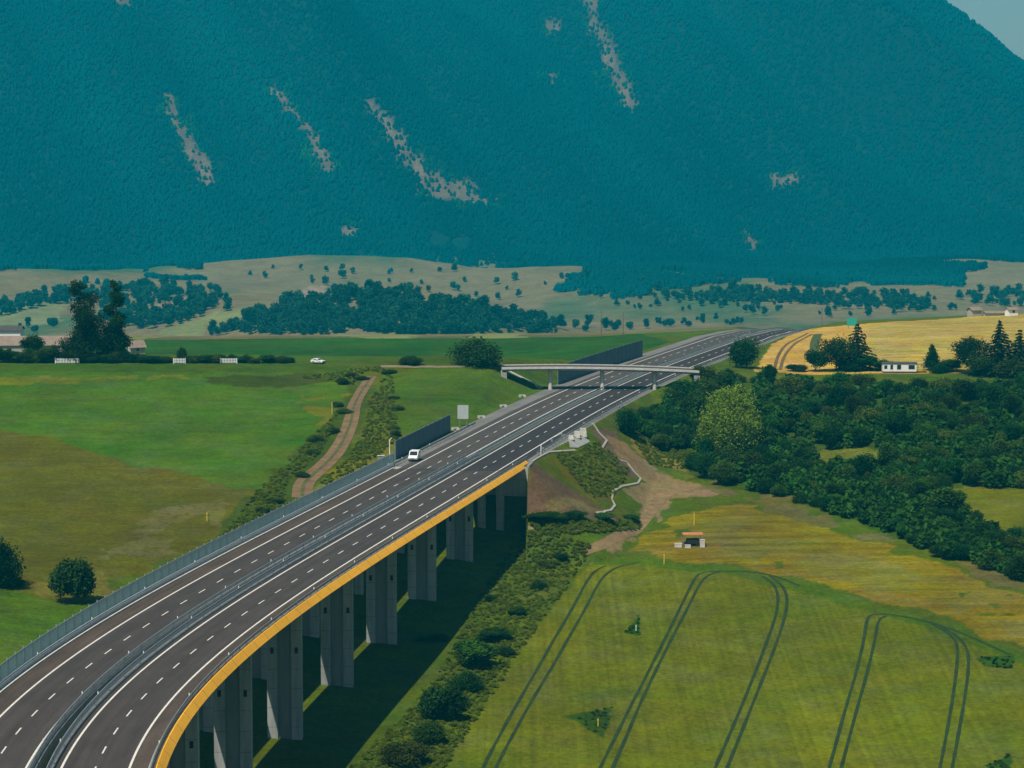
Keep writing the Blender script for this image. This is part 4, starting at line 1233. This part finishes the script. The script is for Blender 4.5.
for i, rpts in enumerate(RUTS): drape(px_line(rpts), (lambda f, i=i: .44 + .22 * float(vnoise(f * 31 + i * 7, i))) if i != 2 else .4, 'wheel_track', M['rut'], .05, 1.0, kind='structure')
for rpts in ([(808, 333), (790, 342), (778, 354), (774, 370)], [(812, 334), (796, 343), (784, 355), (780, 370)]): drape(px_line(rpts), 1.0, 'wheel_track', M['rutdry'], .06, 2., kind='structure')
drape(px_line([(818, 334), (814, 345), (815, 358)]), 3.0, 'grass_strip', mat('grass_strip', (.05, .07, .015), .95), .06, 2., kind='structure')
drape(px_line([(380, 366.5), (420, 367), (470, 366.6), (506, 366.5)]), 3.0, 'field_road', M['gravel'], .06, 2., kind='structure')
drape(px_line([(690, 490), (668, 492), (656, 503), (646, 519), (630, 534), (606, 545), (582, 552)]), lambda f: 3.6 - 1.6 * f, 'dirt_path', M['path'], .05, 1.2, kind='structure')
drape(px_line([(528, 528), (570, 533), (615, 531), (640, 529)]), .8, 'foot_path', M['gravel'], .05, 1.2, kind='structure')

#@@OBJ
# ------------------------------------------------------------------ vehicles


def vehicle(name, label, cat, loc, rz, L, W, Hh, van=True, group=None):
    """nose towards -Y of its own axes"""
    r = thing(name, label, cat, loc, rz, group)
    if van:
        prof = [(-L / 2, .35), (-L / 2 - .02, .75), (-L / 2 + .12, 1.02), (-L / 2 + .95, 1.18), (-L / 2 + 1.75, Hh - .08), (-L / 2 + 2.0, Hh), (L / 2 - .2, Hh), (L / 2 - .03, Hh - .15), (L / 2, .9), (L / 2, .35)]
        ws_ = [(-L / 2 + 1.02, 1.22), (-L / 2 + 1.72, Hh - .12)]
    else:
        prof = [(-L / 2, .32), (-L / 2, .68), (-L / 2 + .15, .82), (-L / 2 + 1.15, .95), (-L / 2 + 1.85, Hh - .05), (-L / 2 + 2.2, Hh), (L / 2 - .9, Hh - .03), (L / 2 - .2, .98), (L / 2, .9), (L / 2, .32)]
        ws_ = [(-L / 2 + 1.22, .98), (-L / 2 + 1.82, Hh - .09)]
    import bmesh
    b = MB(); b.prism(prof, -W / 2, W / 2); body = b.build('body', M['vanwhite'], r)
    bm = bmesh.new(); bm.from_mesh(body.data)
    bmesh.ops.bevel(bm, geom=[e for e in bm.edges if e.calc_face_angle(0) > .6], offset=.07, segments=2, affect='EDGES'); bm.to_mesh(body.data); bm.free()
    (y0, z0), (y1, z1) = ws_; n = Vector((0, -(z1 - z0), (y1 - y0))).normalized() * .03; n = Vector((0, -abs(n.y), abs(n.z)))
    w2 = W / 2 - .14
    b = MB(); q = [Vector((-w2, y0, z0)) + n, Vector((w2, y0, z0)) + n, Vector((w2 - .06, y1, z1)) + n, Vector((-w2 + .06, y1, z1)) + n]
    b.add(q + [v - n * 1.5 for v in q], [(0, 1, 2, 3), (7, 6, 5, 4), (0, 4, 5, 1), (1, 5, 6, 2), (2, 6, 7, 3), (3, 7, 4, 0)]); b.build('windscreen', M['glass'], r)
    za, zb = (1.2, Hh - .28) if van else (.98, Hh - .14)
    for sx in (-1, 1):
        for ya, yb in (((-L / 2 + 1.55, -L / 2 + 2.45), (-L / 2 + 2.6, -L / 2 + 3.7)) if van else ((-L / 2 + 1.75, -L / 2 + 2.45), (-L / 2 + 2.55, L / 2 - .95))):
            b = MB(); sk = .35 if ya < -L / 2 + 1.9 else 0
            v = [(sx * (W / 2 + .012), ya - sk * .3, za), (sx * (W / 2 + .012), yb, za), (sx * (W / 2 + .012), yb - .05, zb), (sx * (W / 2 + .012), ya + sk, zb)]
            b.add(v + [(sx * (W / 2 - .02), y, z) for _, y, z in v], [(0, 1, 2, 3), (0, 4, 5, 1), (1, 5, 6, 2), (2, 6, 7, 3), (3, 7, 4, 0)]); b.build('side_window', M['glass'], r)
        for y in (-L / 2 + .85, L / 2 - .9):
            b = MB(); b.tube((sx * (W / 2 - .2), y, .33), (sx * (W / 2 + .02), y, .33), .33, .33, 18); wh = b.build('wheel', M['rubber'], r, False)
            b = MB(); b.tube((sx * (W / 2 + .022), y, .33), (sx * (W / 2 + .035), y, .33), .2, .19, 14); b.build('rim', M['steel'], wh)
        b = MB(); b.box((sx * (W / 2 - .24), -L / 2 + .01, .78), (.34, .12, .17)); b.build('headlight', M['lamp'], r)
        b = MB(); b.box((sx * (W / 2 + .12), -L / 2 + 1.45, 1.18 if van else .98), (.2, .12, .22)); b.build('wing_mirror', M['black'], r)
    b = MB(); b.box((0, -L / 2 - .02, .45), (W - .1, .12, .2)); b.build('bumper', M['black'], r)
    b = MB(); b.box((0, -L / 2 - .015, .70), (W * .5, .06, .12)); b.build('grille', M['black'], r)
    return r


p = road(-13.4, 528.0); d = road_dir(531)
vn = vehicle('van', 'white van driving towards the camera beside the short noise wall', 'van', p, -math.atan2(d.x, d.y) + .07, 4.4, 1.95, 2.1)
b = MB(); b.tube((.35, -.4, 2.04), (.35, -.4, 2.45), .03); b.build('aerial', M['white'], vn)
p = ground(318, 363.4)
vehicle('car', 'tiny white car on the field crest right of the farm hedge', 'car', p, math.radians(62), 3.9, 1.65, 1.4, False)

# ------------------------------------------------------------------ buildings


def gable(name, label, cat, loc, L, W, hw, hr, rz, wall, roof, wins=(), group=None):
    r = thing(name, label, cat, loc, rz, group)
    b = MB(); b.prism([(-W / 2, -1.0), (-W / 2, hw), (0, hw + hr - .06), (W / 2, hw), (W / 2, -1.0)], -L / 2, L / 2); b.build('walls', wall, r)
    b = MB(); e = .4; k = hr / (W / 2)
    for s in (-1, 1):
        y0, z0 = s * (W / 2 + e), hw - e * k + .06; y1, z1 = 0, hw + hr + .06
        v = [(-L / 2 - e, y0, z0), (L / 2 + e, y0, z0), (L / 2 + e, y1, z1), (-L / 2 - e, y1, z1)]
        b.add(v + [(x, y, z + .14) for x, y, z in v], [(0, 1, 2, 3), (4, 5, 6, 7), (0, 1, 5, 4), (0, 4, 7, 3), (1, 2, 6, 5), (2, 3, 7, 6)])
    b.build('roof', roof, r)
    for x, z, w, h in wins: b = MB(); b.box((x, -W / 2 - .01, z), (w, .06, h)); b.build('window', M['glass'], r)
    return r


def gpy(px, Y): kx, _ = ray(px, 384); x = float(kx) * Y; return Vector((x, Y, zg(x, Y)))


p = gpy(26, 735); p.z = 4.4
gable('barn', 'long low barn with a brown roof at the left edge of the crest', 'barn', p, 27, 9, 2.8, 2.2, .05, M['render'], M['roof'], [(-9, 1.4, 1.2, .8), (-4, 1.4, 1.2, .8), (2, 1.4, 1.2, .8), (8, 1.4, 1.2, .8)])
p = gpy(136, 732); p.z = 4.8
gable('shed', 'small shed with a brown gable roof right of the tall trees', 'shed', p, 4.5, 4, 1.9, 1.6, .5, M['render'], M['roof'], [(0, 1.1, .8, .6)])
p = gpy(8, 752); p.z = 6.8
gable('farm_building', 'white farm building just showing above the brown barn roof', 'building', p, 9, 7, 3.2, 1.1, .05, M['white'], M['roofdark'])
p = gpy(1010, 925); p.z += 0
gable('farm_building', 'small white building on the crest of the golden field at the right edge', 'building', p, 3.6, 3.5, 2.2, .7, .3, M['white'], M['roof'], [(0, 1.6, 1, 1)])
p = gpy(994, 930)
gable('farm_building', 'long low pale building beside the small white one on the crest', 'building', p, 8, 4, 1.0, .5, .1, M['render'], M['roof'])
p = gpy(973, 935)
gable('farm_building', 'tiny pinkish shed on the crest left of the pale buildings', 'building', p, 4, 3.5, 2.4, .9, .4, M['render'], M['roof'])

# the white cabin
p = ground(899, 372.6)
cab = thing('mobile_cabin', 'long white cabin with dark windows on the terrace by the golden field', 'cabin', p, -.03)
b = MB(); b.box((0, 0, 1.62), (9.6, 3.0, 2.3)); b.build('walls', M['white'], cab)
b = MB(); b.prism([(-1.7, 2.78), (-1.7, 2.9), (0, 3.12), (1.7, 2.9), (1.7, 2.78)], -5, 5); b.build('roof', M['roofdark'], cab)
for x, w, h in ((-4.0, .8, 1.0), (-2.3, .7, 1.3), (-.2, 1.1, 1.3), (3.4, 1.7, 1.15)):
    b = MB(); b.box((x, -1.51, 1.75), (w + .16, .04, h + .16)); f_ = b.build('window', M['pale'], cab); b = MB(); b.box((x, -1.54, 1.75), (w, .04, h)); b.build('pane', M['glass'], f_)
b = MB(); b.box((0, 0, .25), (9.4, 2.8, .55)); b.build('plinth', M['roofdark'], cab)
b = MB()
for x in (5.3, 7.1): b.tube((x, -1.2, -.3), (x, -1.2, 2.4), .06); b.tube((x, 1.2, -.3), (x, 1.2, 2.5), .06)
b.box((6.1, 0, 2.5), (2.5, 2.8, .07)); b.build('porch', M['wood'], cab)

# white slatted fence panels by the farm
for px, w, l in ((68, 24, 'white slatted fence panel below the two tall trees'), (180, 12, 'shortest white slatted fence panel, middle of the crest hedge'), (229, 17, 'white slatted fence panel in the right part of the crest hedge')):
    p = ground(px, 363.0); p.y -= 1.2; p.z = zg(p.x, p.y); L_ = w * p.y / F; r = thing('fence_panel', l, 'fence', p)
    b = MB()
    for x in np.arange(-L_ / 2 + .2, L_ / 2, .42): b.box((x, -.05, .8), (.22, .04, 1.3))
    b.build('slats', M['white'], r)
    b = MB(); b.box((0, 0, .5), (L_, .05, .1)); b.box((0, 0, 1.2), (L_, .05, .1)); b.build('rail', M['white'], r)
    for x in (-L_ / 2, L_ / 2): b = MB(); b.box((x, 0, .7), (.14, .14, 1.7)); b.build('post', M['white'], r)

# teal sign box beyond the golden field, utility poles
p = gpy(851, 872); p.z = zg(p.x, p.y)
r = thing('billboard', 'teal green board showing above the spruce beyond the golden field', 'sign', p, .1)
b = MB(); b.box((0, 0, 2.3), (3.4, .25, 2.7)); b.build('board', M['teal'], r)
for sx in (-1.2, 1.2): b = MB(); b.tube((sx, .2, -.5), (sx, .2, 3.2), .09); b.build('post', M['steel'], r)
for px, Y, top, l in ((601, 955, 311, 'left one of two thin masts standing behind the noise wall'), (623, 960, 313, 'right one of two thin masts standing behind the noise wall'), (821, 905, 308, 'thin wooden utility pole on the golden field crest')):
    p = gpy(px, Y); kx, kz = ray(px, top); zt = H + float(kz) * Y; hh = zt - p.z
    r = thing('utility_pole', l, 'pole', p); b = MB(); b.tube((0, 0, -.5), (0, 0, hh), .17, .11); b.build('pole', M['wood'], r)
    b = MB(); b.box((0, 0, hh - .5), (1.7, .12, .12)); b.build('crossarm', M['wood'], r)
    for x in (-.7, 0, .7): b = MB(); b.tube((x, 0, hh - .44), (x, 0, hh - .2), .05); b.build('insulator', M['pale'], r)

# the little cart with an orange canopy on the dry meadow
p = ground(692, 545.5)
r = thing('field_cart', 'small dark cart under an orange canopy on the dry meadow', 'cart', p, .1)
b = MB(); b.box((.15, 0, .95), (2.5, 1.7, .9)); b.box((-1.1, 0, .62), (1.6, 1.4, .28)); b.build('cart_body', M['black'], r)
b = MB(); b.prism([(-1.3, 2.35), (-1.3, 2.44), (0, 2.75), (1.3, 2.44), (1.3, 2.35), (0, 2.62)], -2.1, 2.1); b.build('canopy', M['orange'], r)
for x, y in ((-1.9, -1.1), (1.9, -1.1), (-1.9, 1.1), (1.9, 1.1)): b = MB(); b.tube((x, y, -.2), (x, y, 2.4), .06); b.build('canopy_pole', M['steel'], r)
for x in (-.7, 1.1):
    for y in (-.92, .92): b = MB(); b.tube((x, y - .09, .4), (x, y + .09, .4), .4, .4, 16); b.build('wheel', M['rubber'], r)
b = MB(); b.tube((-1.8, 0, .5), (-3.6, 0, .35), .07); b.build('drawbar', M['steel'], r)
for q, s, l in (((2.0, -1.6), (1.0, .8, 1.5), 'tall white box standing at the right end of the field cart'), ((-2.9, -1.0), (1.5, .8, .75), 'white crate lying left of the field cart'), ((-1.0, -1.9), (1.2, .7, .55), 'low white crate in front of the field cart')):
    x, y = p.x + q[0], p.y + q[1]; b = MB(); b.box((0, 0, s[2] / 2), s, taper=.95); b.box((0, 0, s[2] + .03), (s[0] * 1.02, s[1] * 1.04, .08))
    tag(b.build('crate', M['pale'], loc=(x, y, zg(x, y))), l, 'crate')
for px, py, h, m, l in ((694, 525, 2.6, 'yellowpaint', 'tall yellow stake behind the field cart'), (664, 564, 2.0, 'yellowpaint', 'pale yellow stake on the upper edge of the crop field'), (636, 632, 1.3, 'white', 'white stake in the small dark weed patch of the crop field'),
                        (598, 726, 1.2, 'yellowpaint', 'yellow stake in the large triangular weed patch of the crop field'), (207, 521, 1.8, 'yellowpaint', 'yellow stake beside the blue-grey viaduct screen'), (332, 414, 3.0, 'yellowpaint', 'yellow stake in the grass left of the dirt track')):
    p = ground(px, py); b = MB(); b.box((0, 0, h / 2 - .2), (.15, .15, h + .4), taper=.7); b.box((0, -.09, h * .8), (.2, .04, .2))
    tag(b.build('stake', M[m], loc=p), l, 'stake')
for i, tri in enumerate(([(640, 616), (624, 633), (640, 635)], [(565, 716), (615, 707), (602, 738)], [(975, 658), (1015, 655), (1012, 668), (988, 668)], [(985, 766), (1008, 752), (1010, 775)])):
    q = pts_in(tri, 26, 90 + i); W = hit(q[:, 0], q[:, 1])
    tag(link('weed_patch', merged('weed_patch', [SHRUB[2]], W, .16, .34, M['leaf'], .6, 9)), None, None, None, 'stuff')

#@@SKY
# ------------------------------------------------------------------ air, sky, sun, camera
sd = Vector((-.33, -.47, 1.0)).normalized()          # towards the sun
el = math.asin(sd.z); az = math.atan2(sd.x, sd.y)
su = bpy.data.lights.new('sun', 'SUN'); su.energy = 5.0; su.angle = math.radians(.5); su.color = (1, .93, .82)
so = bpy.data.objects.new('sun', su); COL.objects.link(so); so.rotation_euler = sd.to_track_quat('Z', 'Y').to_euler(); so.location = (0, 0, 300)
w = bpy.data.worlds.new('World'); SC.world = w; w.use_nodes = True; nt = w.node_tree
sk = nt.nodes.new('ShaderNodeTexSky'); sk.sky_type = 'NISHITA'; sk.sun_disc = False; sk.sun_elevation = el; sk.sun_rotation = az
sk.air_density = 1.0; sk.dust_density = .8; sk.ozone_density = 1.0
bg = nt.nodes['Background']; bg.inputs['Strength'].default_value = .052; nt.links.new(sk.outputs[0], bg.inputs['Color'])

HAZE = .000095
b = MB(); b.add([(-2100, -60, -190), (2100, -60, -190), (2100, 6150, -190), (-2100, 6150, -190), (-2100, -60, 860), (2100, -60, 860), (2100, 6150, 860), (-2100, 6150, 860)],
                [(0, 3, 2, 1), (4, 5, 6, 7), (0, 1, 5, 4), (1, 2, 6, 5), (2, 3, 7, 6), (3, 0, 4, 7)])
hm, hn, hb = new_mat('haze_air'); hn.nodes.remove(hb)
pv = hn.nodes.new('ShaderNodeVolumePrincipled'); pv.inputs['Color'].default_value = (.0, .70, 1.0, 1); pv.inputs['Density'].default_value = HAZE; pv.inputs['Anisotropy'].default_value = .0
hn.links.new(pv.outputs[0], hn.nodes['Material Output'].inputs['Volume'])
hz = b.build('haze', hm); tag(hz, None, None, None, 'stuff')

cd = bpy.data.cameras.new('camera'); cd.sensor_width = 36; cd.lens = 36 * F / 1024; cd.clip_start = 1; cd.clip_end = 20000
co = bpy.data.objects.new('camera', cd); COL.objects.link(co); co.location = (0, 0, H); co.rotation_euler = (math.radians(90) - TH, 0, 0)
SC.camera = co
SC.view_settings.view_transform = 'Standard'; SC.view_settings.look = 'None'; SC.view_settings.gamma = 1; SC.view_settings.exposure = 0.12
SC.cycles.use_denoising = True
SC.cycles.volume_bounces = 1; SC.cycles.max_bounces = 6; SC.cycles.transparent_max_bounces = 12
